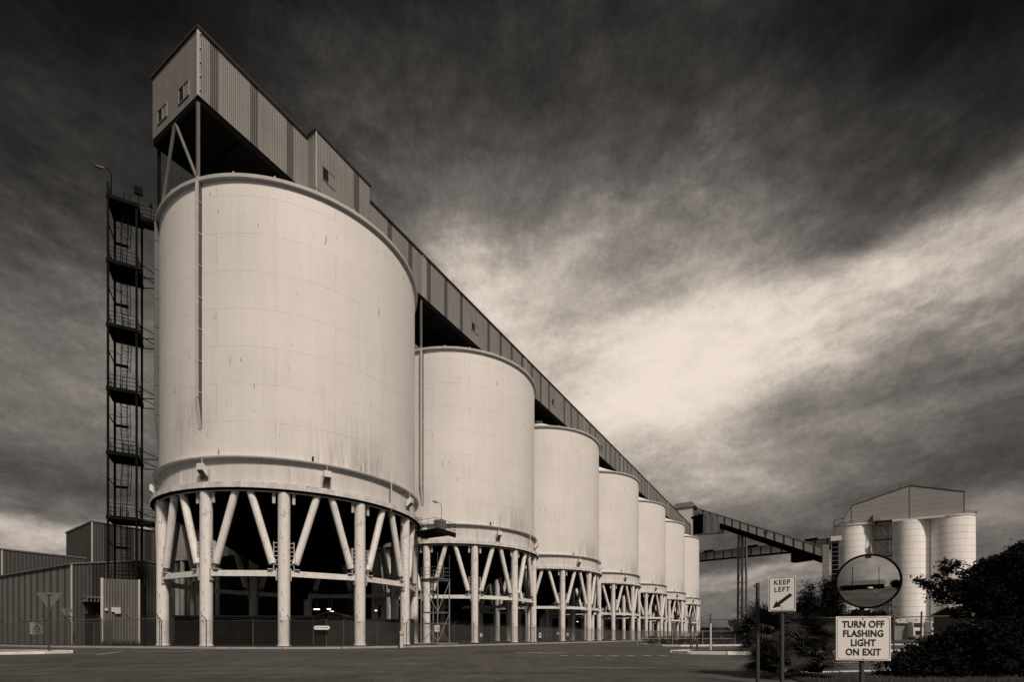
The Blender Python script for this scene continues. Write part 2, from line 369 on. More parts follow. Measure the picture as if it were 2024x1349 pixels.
# painted markings
def marks(name, segs, wd):
    b = MB()
    for a, c in segs: b.beam((a[0], a[1], .009), (c[0], c[1], .009), wd, .004)
    return struct(b.build(name, M_PAINT))
dashes = []
for x0 in (1107, 1140, 1173, 1205, 1238, 1270, 1303):
    p, q = at(x0, 1297.3, 20.44), at(x0+16, 1297.3, 20.44); dashes.append(((p.x, p.y), (q.x, q.y)))
marks('road_marking', dashes, .16)
marks('road_marking', [((-17.9, 21.5), (-20.3, 25.9)), ((-18.6, 24.6), (-16.6, 26.8))], .10)
marks('road_marking', [((.2, 23.6), (1.5, 24.2)), ((1.2, 23.3), (2.6, 23.6))], .12)
marks('road_marking', [((9.5, 14.8), (14, 16.2)), ((14, 16.2), (26, 19.8))], .10)
marks('road_marking', [((-16, -10), (-9.5, -9)), ((-9.5, -9), (-5.5, -8.2)), ((-5.5, -8.2), (-3.6, -8.6)), ((-3.6, -8.6), (-3.9, -10)), ((-3.9, -10), (-7, -13)), ((-7, -13), (-12, -16))], .14)

# ------------------------------------------------------------------ SILOS
ZR, Z0 = 36.9, 14.86
def ang(a, r):                                   # angle a: 0 faces the camera (world -Y), positive to the right
    v = Vector((sin(radians(a)), -cos(radians(a)), 0)); return Vector((v.dot(D)*r, v.dot(N)*r, 0))
def make_silo():
    t = rootrow('storage_silo', '', 'silo')
    MB().lathe([(R, Z0), (R, ZR-.25)], 160).build('shell', M_SILO, t)
    MB().lathe([(R-.02, ZR-.02), (6.0, 39.4), (.9, 42.0), (.9, 42.45), (.02, 42.5)], 96).build('roof_cone', M_CONE, t)
    b = MB().lathe([(R, ZR-.32), (R+.26, ZR-.26), (R+.3, ZR-.02), (R+.16, ZR+.04), (R-.1, ZR)], 160)
    for k in range(24):
        a = 2*pi*k/24; b.beam((cos(a)*(R+.18), sin(a)*(R+.18), ZR), (cos(a)*(R+.18), sin(a)*(R+.18), ZR+.17), .09, .09)
    b.build('rim', M_RIM, t)
    b = MB().lathe([(R+.05, 12.8), (R+.05, 14.74)], 160)
    for k in range(8):
        p, q = ang(20+45*k, R+.07), ang(20+45*k, R+.07); b.beam(p+Vector((0, 0, 12.8)), q+Vector((0, 0, 14.7)), .06, .05)
    b.build('ring_beam', M_RING, t)
    b = MB().lathe([(R, 14.72), (R+.42, 14.76), (R+.44, 14.86), (R, 14.90)], 160)
    for k in range(16):
        p = ang(9+22.5*k, R+.05); q = ang(9+22.5*k, R+.36); b.prism([p+Vector((0, 0, 14.72)), q+Vector((0, 0, 14.74)), p+Vector((0, 0, 14.3))], ang(99+22.5*k, .05), 0)
    b.build('ledge', [M_RING], t)
    b = MB().lathe([(R+.04, 12.84), (R+.58, 12.80), (R+.62, 12.34)], 160)
    for k in range(12):
        p = ang(30*k+3, R+.61); b.beam(p+Vector((0, 0, 12.36)), p+Vector((0, 0, 12.8)), .3, .04, up=ang(30*k+3, 1))
    b.build('flange', M_FLANGE, t)
    b = MB().lathe([(R+.62, 12.34), (R-.05, 12.40)], 160).lathe([(R+.3, 12.38), (R+.3, 12.16), (R-.6, 12.14), (R-.6, 12.4)], 160)
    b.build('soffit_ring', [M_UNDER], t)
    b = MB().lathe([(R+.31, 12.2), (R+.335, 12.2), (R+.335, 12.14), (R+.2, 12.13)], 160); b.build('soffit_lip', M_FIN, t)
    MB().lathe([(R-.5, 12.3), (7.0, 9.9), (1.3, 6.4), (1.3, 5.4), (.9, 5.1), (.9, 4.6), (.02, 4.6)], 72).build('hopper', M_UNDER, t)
    Rc = 11.58
    cm = MB().tube((0, 0, 0), (0, 0, 12.2), .455, 24).lathe([(.46, .0), (.52, .02), (.52, .10), (.455, .12)], 24).mesh('column', M_COL)
    # the bay geometry, built once in the frame of column 0 and turned about the silo
    base = 18
    def P(a, r, z): v = ang(base+a, r); v.z = z; return v
    half = math.degrees(.56/Rc); bb = math.degrees(.84/Rc)
    b1 = MB().tube(P(bb, Rc, 6.55), P(15-half, Rc, 12.22), .29, 18).mesh('brace', M_COL)
    b2 = MB().tube(P(-bb, Rc, 6.55), P(-15+half, Rc, 12.22), .29, 18).mesh('brace', M_COL)
    tb = MB(); e = math.degrees(.5/Rc)
    tb.beam(P(e, Rc, 5.78), P(30-e, Rc, 5.78), .34, .46); tb = tb.mesh('tie_beam', M_BEAM)
    sides = []
    for sg in (1, -1):
        g = math.degrees(.74/Rc)*sg; g3 = math.degrees(.5/Rc)*sg; gt = math.degrees(.72/Rc)*sg
        br = MB().beam(P(g, Rc, 5.9), P(g, Rc, 8.3), .05, .3, up=P(0, 1, 0))             # plate beside the column
        for k in range(6): br.beam(P(g3*.9, Rc+.08, 6.5+.34*k), P(g, Rc+.08, 6.5+.34*k), .05, .05)
        br.beam(P(math.degrees(.76/Rc)*sg, Rc, 6.1), P(math.degrees(1.15/Rc)*sg, Rc, 6.1), .5, .07)
        sides.append(('bracket', br.mesh('bracket', M_BRKT)))
        sides.append(('top_tab', MB().beam(P(gt, Rc+.1, 11.3), P(gt, Rc+.1, 12.2), .22, .1, up=P(0, 1, 0)).mesh('top_tab', M_BRKT)))
        sides.append(('end_plate', MB().beam(P(e*sg*.98, Rc, 5.7), P(e*sg*1.12, Rc, 5.7), .46, .95).mesh('end_plate', M_BRKT)))
    for k in range(12):
        v = ang(base+30*k, Rc); link('column', cm, t, v, 0)
        for nm, me in [('brace', b1), ('brace', b2), ('tie_beam', tb)]+sides: link(nm, me, t, (0, 0, 0), radians(30*k))
    # stiffener fins that carry the gallery legs
    for u, o in ((-11.26, -3.1), (-10.9, 3.95), (11.26, -3.1), (10.9, 3.95)):
        r0 = Vector((u, o, 0)).normalized(); s_ = Vector((-r0.y, r0.x, 0)); p = r0*(R); b = MB()
        for q in (-.13, .13):
            b.prism([p+s_*q+Vector((0, 0, ZR-.3)), p+r0*.3+s_*q+Vector((0, 0, ZR-.3)), p+r0*.3+s_*q+Vector((0, 0, 19.6)), p+s_*q+Vector((0, 0, 17.2))], s_*.03)
        fb = b; b = MB(); fmat = M_FIN if o < 0 else M_STEEL  # far-side fins darker: shade on the turned-away face put into the colour
        b.beam(p+r0*.32+Vector((0, 0, 19.6)), p+r0*.32+Vector((0, 0, ZR-.3)), .3, .03, up=r0)
        b.beam(p+r0*.3+Vector((0, 0, 19.6)), p+r0*.02+Vector((0, 0, 17.2)), .26, .03, up=r0)
        for z in (20.0, 22.5, 25, 27.5, 30, 32.5, 35): b.beam(p+r0*.15+s_*-.2+Vector((0, 0, z)), p+r0*.15+s_*.2+Vector((0, 0, z)), .34, .05)
        b.build('stiffener_fin', fmat, t); fb.build('fin_web', M_POST, t)  # webs in a dark colour that paints the fin's shaded sides
    # flood lights on the ring beam
    fl = MB()
    fl.box(-.42, .42, -.06, -.02, 12.98, 13.95, 2)
    fl.prism([(-.28, -.12, 13.35), (-.28, -.62, 13.75), (-.28, -.62, 14.2), (-.28, -.5, 14.28), (-.28, -.12, 13.95)], (.56, 0, 0), 0)
    fl.prism([(-.24, -.13, 13.34), (-.24, -.60, 13.72), (-.24, -.60, 13.70), (-.24, -.13, 13.30)], (.48, 0, 0), 1)
    fl.box(-.3, .3, -.2, -.05, 13.12, 13.36, 1)
    fl.tube((0, -.35, 14.25), (0, -.35, 14.72), .04, 6, 2)
    fm = fl.mesh('floodlight', [M_LAMPH, M_LAMPD, M_BRKT])
    for k in range(8):
        a = -12+45.5*k if k < 4 else -12-46.5*(8-k); v = ang(a, R+.05)
        link('floodlight', fm, t, v, atan2(v.y, v.x)+pi/2)
    p = ang(63, R+.5); b = MB().tube(p+Vector((0, 0, 12.2)), p+Vector((0, 0, 14.85)), .07, 8); b.build('drain_pipe', M_FIN, t)
    for a, z in ((28.5, 14.95), (-60, 14.95), (150, 14.95)):
        p = ang(a, R+.1); MB().tube(p+Vector((0, 0, z)), p+Vector((0, 0, z+.42)), .07, 8).build('vent_stub', M_BLACK, t)
    return t
silo0 = make_silo()
index_kids(silo0)
SL = ['white steel silo nearest the camera, largest in view, beside the black ladder tower',
      'second white silo of the row, with an open steel stair tower at its left foot',
      'third white silo of the row, between the second and the fourth from the ladder tower',
      'fourth and middle white silo of the row of seven on round columns',
      'fifth white silo of the row counting away from the ladder tower',
      'sixth white silo of the row, next to the farthest one',
      'farthest and smallest-looking white silo of the row, under the transfer house']
for k in range(7):
    o = silo0 if k == 0 else copy_tree(silo0)
    o.location = row(S*k, 0); o['label'] = SL[k]; o['category'] = 'silo'; o['group'] = 'row of seven white storage silos'

# ------------------------------------------------------------------ CONVEYOR GALLERY over the silos
def windows(parent, pts, axis, face, z0, z1, dark=(0,), name='window'):
    """pts: (a0, a1) openings on a wall; axis 'x' wall at y=face looking -y, 'y' wall at x=face looking -x"""
    for i, (a0, a1, zz0, zz1) in enumerate(pts):
        b = MB(); g = MB(); f = -.07
        def bx(m, c0, c1, d0, d1, e0, e1):
            if axis == 'x': m.box(c0, c1, face+d0, face+d1, e0, e1)
            else: m.box(face+d0, face+d1, c0, c1, e0, e1)
        t = .055
        bx(b, a0-t, a1+t, f, .0, zz0-t, zz0); bx(b, a0-t, a1+t, f, .0, zz1, zz1+t)
        bx(b, a0-t, a0, f, .0, zz0, zz1); bx(b, a1, a1+t, f, .0, zz0, zz1)
        mid = (a0+a1)/2; bx(b, mid-.03, mid+.03, f+.01, .0, zz0, zz1)
        wf = b.build(name, M_GALV, parent)
        ma, mb_ = (M_GLASS, M_PANEL) if axis == 'x' else (M_PANEL, M_GLASS)
        g = MB(); bx(g, a0, mid-.03, -.02, -.002, zz0, zz1); g.build('pane', ma, wf)
        g = MB(); bx(g, mid+.03, a1, -.02, -.002, zz0, zz1); g.build('pane', mb_, wf)
G0, G1, GN, GF, GZ0, GZ1 = -11.38, 191.0, -3.1, 3.95, 43.5, 48.72
gal = rootrow('conveyor_gallery', 'long grey sheet-metal conveyor gallery running on top of the silos', 'gallery')
wins = [(26.2+26.7*k, 28.0+26.7*k, 45.15, 46.2) for k in range(6)]
strips = [(-10.45, -9.77), (-7.06, -6.36), (-3.54, -2.85)]
u = 5.9+3.5*0
while u < G1-2:
    if u > 5.6 and all(not (u+.7 > a-.2 and u < b_+.2) for a, b_, _, _ in wins): strips.append((u, u+.7))
    u += 3.5
b = MB(); x = G0
for a, c in strips:
    b.quad((x, GN, GZ0), (a, GN, GZ0), (a, GN, GZ1), (x, GN, GZ1), 0)
    b.quad((a, GN, GZ0), (c, GN, GZ0), (c, GN, GZ1), (a, GN, GZ1), 1); x = c
b.quad((x, GN, GZ0), (G1, GN, GZ0), (G1, GN, GZ1), (x, GN, GZ1), 0)
b.build('side_wall', [M_SHEET, M_STRIP], gal)
MB().quad((G1, GF, GZ0), (G0, GF, GZ0), (G0, GF, GZ1), (G1, GF, GZ1)).build('side_wall', M_SHEET, gal)
MB().quad((G0, GF, GZ0), (G0, GN, GZ0), (G0, GN, GZ1), (G0, GF, GZ1)).build('end_wall', M_SHEET, gal)
MB().quad((G1, GN, GZ0), (G1, GF, GZ0), (G1, GF, GZ1), (G1, GN, GZ1)).build('end_wall', M_SHEET, gal)
b = MB().box(G0-.12, G1+.1, GN-.16, GF+.16, GZ1+.003, GZ1+.16); b.build('roof', M_ROOF, gal)
b = MB().box(G0+.02, G1-.02, GN+.02, GF-.02, GZ0-.12, GZ0+.1)
for k in range(int((G1-G0)/3.3)): b.box(G0+.4+3.3*k, G0+.6+3.3*k, GN+.1, GF-.1, GZ0-.5, GZ0-.12)
b.box(G0+.05, G1-.05, GN+.05, GN+.3, GZ0-.55, GZ0-.121); b.box(G0+.05, G1-.05, GF-.3, GF-.05, GZ0-.55, GZ0-.121)
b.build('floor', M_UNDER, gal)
b = MB().box(G0-.05, G0+.10, GN-.05, GN+.10, GZ0-.02, GZ1)
for k in range(5): b.box(G0+.1, G0+.2, GN-.09, GN-.051, GZ0+.5+k*1.1, GZ0+.62+k*1.1)
b.build('corner_flashing', M_TRIM, gal)
windows(gal, wins, 'x', GN, 0, 0)
windows(gal, [(-1.8, -.35, 44.2, 45.35), (1.6, 3.0, 44.3, 45.35)], 'y', G0, 0, 0)
for k in range(7):
    for du in (15.5, 15.9):
        uu = du+S*k
        if uu < G1: MB().tube((uu, GN-.06, GZ0), (uu, GN-.06, GZ1), .05, 6).build('downpipe', M_TRIM, gal)
for uu in (23.8, 50.4, 77.5, 104, 131): MB().tube((uu, 0, GZ1+.1), (uu, 0, GZ1+1.6), .03, 5).build('lightning_rod', M_BLACK, gal)
# drive-house bay standing proud of the gallery
BN = -4.35; b = MB()
b.quad((-1.31, BN, GZ0), (3.3, BN, GZ0), (3.3, BN, 48.9), (-1.31, BN, 48.9), 0)
b.quad((3.3, BN, GZ0), (4.0, BN, GZ0), (4.0, BN, 48.9), (3.3, BN, 48.9), 1)
b.quad((4.0, BN, GZ0), (5.5, BN, GZ0), (5.5, BN, 48.9), (4.0, BN, 48.9), 0)
b.quad((-1.31, GN, GZ0), (-1.31, BN, GZ0), (-1.31, BN, 48.9), (-1.31, GN, 48.9), 0)
b.quad((5.5, BN, GZ0), (5.5, GN, GZ0), (5.5, GN, 48.9), (5.5, BN, 48.9), 0)
b.quad((-1.31, GN, GZ0+.01), (5.5, GN, GZ0+.01), (5.5, BN, GZ0+.01), (-1.31, BN, GZ0+.01), 0)
bay = b.build('drive_bay', [M_SHEET, M_STRIP], gal)
MB().box(-1.45, 5.62, BN-.12, GN+.3, 48.9, 49.08).build('bay_roof', M_ROOF, bay)
MB().box(-1.36, -1.26, BN-.05, BN+.05, GZ0, 48.9).build('bay_flashing', M_TRIM, bay)
windows(bay, [(-.6, .85, 44.9, 46.1)], 'x', BN, 0, 0)
# legs from the gallery down to the silo rims
for k in range(7):
    u0 = S*k
    for o in (GN, GF):
        uu = u0-11.3 if o == GN else u0-10.95
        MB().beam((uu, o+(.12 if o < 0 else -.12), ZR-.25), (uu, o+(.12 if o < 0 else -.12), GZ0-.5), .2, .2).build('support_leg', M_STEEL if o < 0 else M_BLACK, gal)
    if k == 0:
        MB().tube((u0-11.3, GN+.25, ZR+.15), (u0-11.3, .35, GZ0-.5), .13, 8).build('support_brace', M_STEEL, gal)
        MB().tube((u0-10.9, GF-.25, ZR+.15), (u0-11.3, .55, GZ0-.5), .13, 8).build('support_brace', M_STEEL, gal)
        MB().beam((u0-11.3, GN+.2, GZ0-.35), (u0-11.3, GF-.2, GZ0-.35), .18, .35).build('cross_beam', M_BLACK, gal)
    for o in (GN, GF):
        MB().beam((u0+11.25, o, ZR-.25), (u0+11.25, o*.97, GZ0-.5), .2, .2).build('support_leg', M_STEEL, gal)
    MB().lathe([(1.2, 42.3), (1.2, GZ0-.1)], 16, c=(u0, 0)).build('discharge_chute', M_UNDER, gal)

# ------------------------------------------------------------------ LADDER TOWER
ta, tcv = Vector((.8818, .4716, 0)), Vector((-.4716, .8818, 0))
TW, TD = 2.0, 2.55; TRZ = atan2(ta.y, ta.x)
tow = thing('ladder_tower', 'tall black steel ladder tower with caged ladders standing left of the nearest silo', 'ladder tower', (-34.93, 43.0, 0), TRZ)
LV = [39.08, 33.51, 27.97, 22.47, 16.9, 11.31, 5.79]
for x, y in ((0, 0), (TW, 0), (0, TD), (TW, TD)):
    MB().beam((x, y, 0), (x, y, 39.2 if (x, y) != (TW, 0) else 38.6), .16, .16, up=(0, 1, 0)).build('leg', M_BLACK, tow)
def railing(b, pts, z, h=1.05, r=.028):
    for a, c in zip(pts, pts[1:]):
        a, c = Vector((*a, z)), Vector((*c, z)); L = (c-a).length; k = max(1, round(L/1.1))
        for i in range(k+1): p = a+(c-a)*i/k; b.tube(p, p+Vector((0, 0, h)), r, 4)
        for hh in (h, h*.66, h*.33): b.tube(a+Vector((0, 0, hh)), c+Vector((0, 0, hh)), r, 4)
def cage_ladder(b, x, y, z0, z1, yaw=0, cage_from=2.2, lean=.0, w=.45):
    """caged ladder; climber side +y; lean tips the head sideways"""
    def Q(dx, dy, z): k = (z-z0)/(z1-z0)*lean; return Vector((x+k+dx*cos(yaw)-dy*sin(yaw), y+dx*sin(yaw)+dy*cos(yaw), z))
    for dx in (-w/2, w/2): b.tube(Q(dx, 0, z0), Q(dx, 0, z1), .03, 4)
    z = z0+.3
    while z < z1: b.tube(Q(-w/2, 0, z), Q(w/2, 0, z), .016, 4); z += .3
    hz = []; z = z0+cage_from
    while z <= z1+.01: hz.append(z); z += .9
    ring = [(-w/2, 0), (-.36, .25), (-.33, .6), (0, .76), (.33, .6), (.36, .25), (w/2, 0)]
    for z in hz:
        for p, q in zip(ring, ring[1:]): b.tube(Q(*p, z), Q(*q, z), .02, 4)
    if hz:
        for p in ring[1:-1]: b.tube(Q(*p, hz[0]), Q(*p, min(z1, hz[-1])), .015, 4)
for i, z in enumerate(LV):
    b = MB().box(-.12, TW+.12, -.12, TD+.12, z-.1, z)
    b.box(-.12, TW+.12, -.14, -.08, z-.32, z-.1); b.box(-.12, TW+.12, TD+.08, TD+.14, z-.32, z-.1)
    b.box(-.14, -.08, -.08, TD+.08, z-.32, z-.1); b.box(TW+.08, TW+.14, -.08, TD+.08, z-.32, z-.1)
    for k in range(1, 6): b.box(-.08, TW+.08, TD*k/6-.04, TD*k/6+.04, z-.2, z-.1)
    b.build('platform', M_BLACK, tow)
    b = MB(); railing(b, [(-.05, -.05), (TW+.05, -.05), (TW+.05, TD+.05), (-.05, TD+.05), (-.05, -.05)] if i else [(TW*.1, -.05), (-.05, -.05), (-.05, TD+.05), (TW+.05, TD+.05)], z)
    b.build('guard_rail', M_BLACK, tow)
    if i < 6:
        zl = LV[i+1]; b = MB(); cage_ladder(b, .95, .55+.9*(i % 2), zl, z+1.0, 0, 2.1, .28 if i % 2 == 0 else -.1); b.build('caged_ladder', M_BLACK, tow)
        zb = (z+zl)/2+.4; b = MB().tube((0, 0, zb), (0, TD, zb), .05, 4).beam((0, TD, zb-.05), (TW*.5, TD, zb-.05), .12, .22); b.tube((0, 0, zb), (.9, .5, zb), .03, 4)
        b.build('tie_bar', M_BLACK, tow)
    if 0 < i < 6:
        b = MB()
        for z1_ in (z+.15, z-.75):
            b.tube((TW, TD*.7, z1_), (TW+1.75, TD*.4, z1_-.05), .05, 5); b.tube((TW, .1, z1_+.4), (TW+1.75, TD*.4, z1_-.05), .04, 5)
        b.build('stay', M_BLACK, tow)
# walkways from the tower to the silo
for z, L in ((38.7, 2.6), (11.2, 2.6)):
    b = MB()
    b.box(TW+.1, TW+L, .9, 1.9, z-.12, z); b.box(TW+.1, TW+L, .86, .92, z-.3, z+.05); b.box(TW+.1, TW+L, 1.88, 1.94, z-.3, z+.05)
    railing(b, [(TW+.1, .9), (TW+L, .9)], z); railing(b, [(TW+.1, 1.9), (TW+L, 1.9)], z)
    b.tube((TW+.1, .9, z-.3), (TW+L, .9, z-1.1), .05, 4); b.build('walkway', M_BLACK, tow)
b = MB().tube((.2, .1, 39.1), (.2, .1, 41.1), .045, 6).path([(.2, .1, 41.1), (.05, .05, 41.25), (-.2, -.1, 41.2), (-.35, -.2, 41.05)], .035, 6)
lp = b.build('lamp_post', M_BLACK, tow)
MB().beam((-.25, -.1, 41.1), (-.8, -.4, 40.85), .26, .1).build('lamp_head', M_STEEL, lp)
MB().tube((TW+.1, .2, 39), (TW+.1, .2, 40.1), .03, 5).box(TW-.2, TW+.4, .1, .35, 40.1, 40.75).build('signal_box', M_BLACK, tow)
MB().tube((TW+.9, 1, 38.8), (TW+.9, 1, 40), .03, 5).box(TW+.8, TW+1, .9, 1.1, 39.9, 40.15).build('beacon', M_BLACK, tow)
# cabin round the tower foot
cab = thing('ladder_cabin', 'corrugated metal cabin around the foot of the ladder tower', 'cabin', (-34.93, 43.0, 0), TRZ)
b = MB().box(-.35, TW+.28, -.45, -.3, 0, 5.75); b.build('front_wall', pmat('cabin_sheet', .115, .6, .15, 1, ribs=.2, rib_dark=.5, streak=.3), cab)
MB().box(TW+.14, TW+.28, -.3, TD+.3, 0, 5.6).build('side_wall', M_SHEDD, cab)
MB().box(-.35, -.2, -.3, TD+.3, 0, 5.7).build('side_wall', M_SHED, cab)
b = MB().box(-.4, -.22, -.5, -.42, 0, 5.8).box(TW+.2, TW+.32, -.5, -.42, 0, 5.8); b.build('corner_trim', M_TRIM, cab)
b = MB().box(.35, .95, -.62, -.46, 2.9, 3.3).box(.6, 1.0, -.7, -.47, 2.75, 3.3); b.build('meter_box', M_TRIM, cab)
b = MB().box(-.1, .12, -.62, -.46, 2.98, 3.2).tube((0, -.64, 3.09), (0, -.60, 3.09), .09, 12); b.build('alarm_bell', M_TRIM, cab)

# ------------------------------------------------------------------ WAREHOUSES behind on the left
def stripe_wall(b, p, q, ztop_p, ztop_q, strips, z0=0):
    """vertical wall from p to q (2-D) split into plain (0) and strip (1) panels; strips given as distances"""
    p, q = Vector((*p, 0)), Vector((*q, 0)); L = (q-p).length; x = 0; segs = []
    for a, c in strips: segs += [(x, a, 0), (a, c, 1)]; x = c
    segs.append((x, L, 0))
    for a, c, mi in segs:
        if c-a < 1e-3: continue
        A, B = p+(q-p)*a/L, p+(q-p)*c/L; za, zb = ztop_p+(ztop_q-ztop_p)*a/L, ztop_p+(ztop_q-ztop_p)*c/L
        b.quad((A.x, A.y, z0), (B.x, B.y, z0), (B.x, B.y, zb), (A.x, A.y, za), mi)
# pale striped shed (c)
k_ = 47/62
c0 = Vector((-54.936, 62, 0))*k_; uc, oc = (c0-P1).dot(D), (c0-P1).dot(N)
sh = rootrow('striped_shed', 'low corrugated shed with pale striped long wall at the far left', 'shed', uc, oc)
W_, L_ = 8.2, 19.8; zc = .79+(9.8-.79)*k_; zp = zc+1.05
b = MB(); st = [(1.15+1.72*i, 1.15+1.72*i+.62) for i in range(11)]
stripe_wall(b, (0, 0), (0, L_), zc, zc, [(a, c) for a, c in st])
b.build('side_wall', [M_SHEDL, M_SHEDS], sh)
b = MB()
b.add([(0, 0, 0), (1.6, 0, 0), (1.6, 0, zc+.28), (0, 0, zc)], [(0, 1, 2, 3)], 0)
b.add([(1.6, 0, 0), (2.7, 0, 0), (2.7, 0, zc+.47), (1.6, 0, zc+.28)], [(0, 1, 2, 3)], 1)
b.add([(2.7, 0, 0), (W_, 0, 0), (W_, 0, zp-.2), (6.0, 0, zp), (2.7, 0, zc+.47)], [(0, 1, 2, 3, 4)], 0)
b.build('gable_wall', [M_SHED, M_SHEDD], sh)
b = MB().quad((W_, 0, 0), (W_, L_, 0), (W_, L_, zp-.2), (W_, 0, zp-.2)); b.build('side_wall', M_SHED, sh)
b = MB().prism([(-.15, -.1, zc-.02), (6.0, -.1, zp+.02), (W_+.1, -.1, zp-.2), (W_+.1, -.1, zp-.05), (6.0, -.1, zp+.16), (-.15, -.1, zc+.12)], (0, L_+.2, 0)); b.build('roof', M_STEEL, sh)
MB().box(-.06, .06, -.07, .03, 0, zc).build('corner_trim', M_TRIM, sh)
b = MB().box(.75, 3.4, -1.2, -.01, 4.5, 4.62)
for k in range(10): b.box(.8+.28*k, .86+.28*k, -1.2, -.01, 4.1, 4.5)
b.build('awning', M_STEEL, sh)
MB().box(1.0, 3.9, -.04, -.005, 0, 3.0).build('door_opening', M_BLACK, sh)
MB().tube((2.5, -1.5, 0), (2.5, -1.5, 4.9), .06, 8).build('awning_post', M_GALV, sh)
# tall block (b)
b0 = Vector((-65.86, 78, 0))*(66/78); ub, obb = (b0-P1).dot(D), (b0-P1).dot(N)
blk = rootrow('tall_warehouse', 'tall grey sheet-clad warehouse block behind the striped shed', 'warehouse', ub, obb)
kb = 66/78; zb = .79+(18.83-.79)*kb; LB = 90
b = MB(); stripe_wall(b, (0, 0), (LB, 0), zb, zb, [(1.35, 2.3), (3.75, 4.7), (6.1, 7.0)]+[(8.5+2.4*i, 9.4+2.4*i) for i in range(30)])
b.build('side_wall', [M_SHED, M_SHEDD], blk)
b = MB().quad((0, 8.3, 0), (0, 0, 0), (0, 0, zb), (0, 8.3, zb-.7)); b.build('end_wall', M_SHED, blk)
b = MB().prism([(-.1, -.12, zb), (-.1, 8.4, zb-.72), (-.1, 8.4, zb-.5), (-.1, -.12, zb+.14)], (LB, 0, 0)); b.build('roof', M_STEEL, blk)
b = MB().box(-.08, .06, -.08, .06, 0, zb-.01); b.build('corner_trim', M_TRIM, blk)
# long dark shed (a)
a0 = Vector(((0-CX)/F*58, 58, 0)); ua, oa = (a0-P1).dot(D), (a0-P1).dot(N)
lsh = rootrow('dark_shed', 'dark ribbed long shed behind the striped shed at the left edge', 'shed', ua, oa)
za = 10.95
MB().quad((-26, 0, 0), (8.0, 0, 0), (8.0, 0, za), (-26, 0, za)).build('side_wall', pmat('dark_ribbed', .055, .6, .12, ribs=.35, rib_dark=.25), lsh)
MB().quad((8.0, 0, 0), (8.0, 12, 0), (8.0, 12, za), (8.0, 0, za)).build('end_wall', M_SHEDD, lsh)
MB().box(-26, 8.1, -.1, 12, za, za+.16).build('roof', M_STEEL, lsh)
MB().box(.1, .22, -.06, -.005, 0, za).build('corner_trim', M_TRIM, lsh)
# long dark building added behind the row to keep the undercroft black
bk = rootrow('rear_backdrop', 'long dark building added behind the silo columns to keep the undercroft black', 'warehouse', 6, 15.5)
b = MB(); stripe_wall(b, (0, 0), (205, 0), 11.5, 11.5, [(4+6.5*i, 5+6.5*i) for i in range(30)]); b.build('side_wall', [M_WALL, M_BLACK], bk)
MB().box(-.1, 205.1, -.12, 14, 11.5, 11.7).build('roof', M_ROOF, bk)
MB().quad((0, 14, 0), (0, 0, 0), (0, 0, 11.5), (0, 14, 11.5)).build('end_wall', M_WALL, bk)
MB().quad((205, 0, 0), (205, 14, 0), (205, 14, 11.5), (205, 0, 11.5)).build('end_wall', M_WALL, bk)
# hut under the nearest silo
hut = thing('low_hut', 'long low dark hut with a small gabled end under the nearest silo', 'hut', (-33.4, 49.2, 0), radians(3))
hw = pmat('hut_wall', .026, .9, .3, .5, ribs=1.9, rib_dark=.35)
MB().box(0, 13.5, 0, 4.5, 0, 2.75).build('wall', hw, hut)
MB().box(-.1, 13.6, -.15, 4.6, 2.75, 2.87).build('roof', M_STEEL, hut)
b = MB().prism([(13.6, -.4, 0), (16.9, -.4, 0), (16.9, -.4, 2.75), (15.25, -.4, 3.2), (13.6, -.4, 2.75)], (0, 4.5, 0)); b.build('gabled_porch', M_WALL, hut)
b = MB().prism([(13.5, -.5, 2.75), (15.25, -.5, 3.22), (17.0, -.5, 2.75), (17.0, -.5, 2.83), (15.25, -.5, 3.31), (13.5, -.5, 2.83)], (0, 4.8, 0)); b.build('porch_roof', M_STEEL, hut)
MB().box(13.58, 13.68, -.44, -.39, 0, 2.75).build('corner_trim', M_STEEL, hut)
MB().box(17.0, 23.5, .2, .4, 0, 2.55).build('side_screen', M_WALL, hut)
MB().box(2.5, 2.9, -.03, -.005, 0, 2.7).build('pilaster', M_BLACK, hut)
# small hopper silo seen between the first silo's legs
hs = thing('hopper_bin', 'small pale bin on legs seen between the nearest silo columns', 'bin', (-39.5, 62.5, 0))
MB().lathe([(2.2, 11.2), (2.2, 15.0), (.2, 16.2)], 32).build('shell', M_RING, hs)
MB().lathe([(2.2, 10.0), (2.55, 10.0), (2.55, 10.6), (2.2, 10.7), (2.2, 11.2)], 32).build('ring_beam', M_FLANGE, hs)
MB().lathe([(2.1, 10.1), (.3, 7.2), (.02, 7.2)], 24).build('hopper', M_UNDER, hs)
for k in range(6): MB().tube((2.2*cos(k*pi/3+.3), 2.2*sin(k*pi/3+.3), 0), (2.2*cos(k*pi/3+.3), 2.2*sin(k*pi/3+.3), 10.1), .26, 12).build('leg', M_COL, hs)

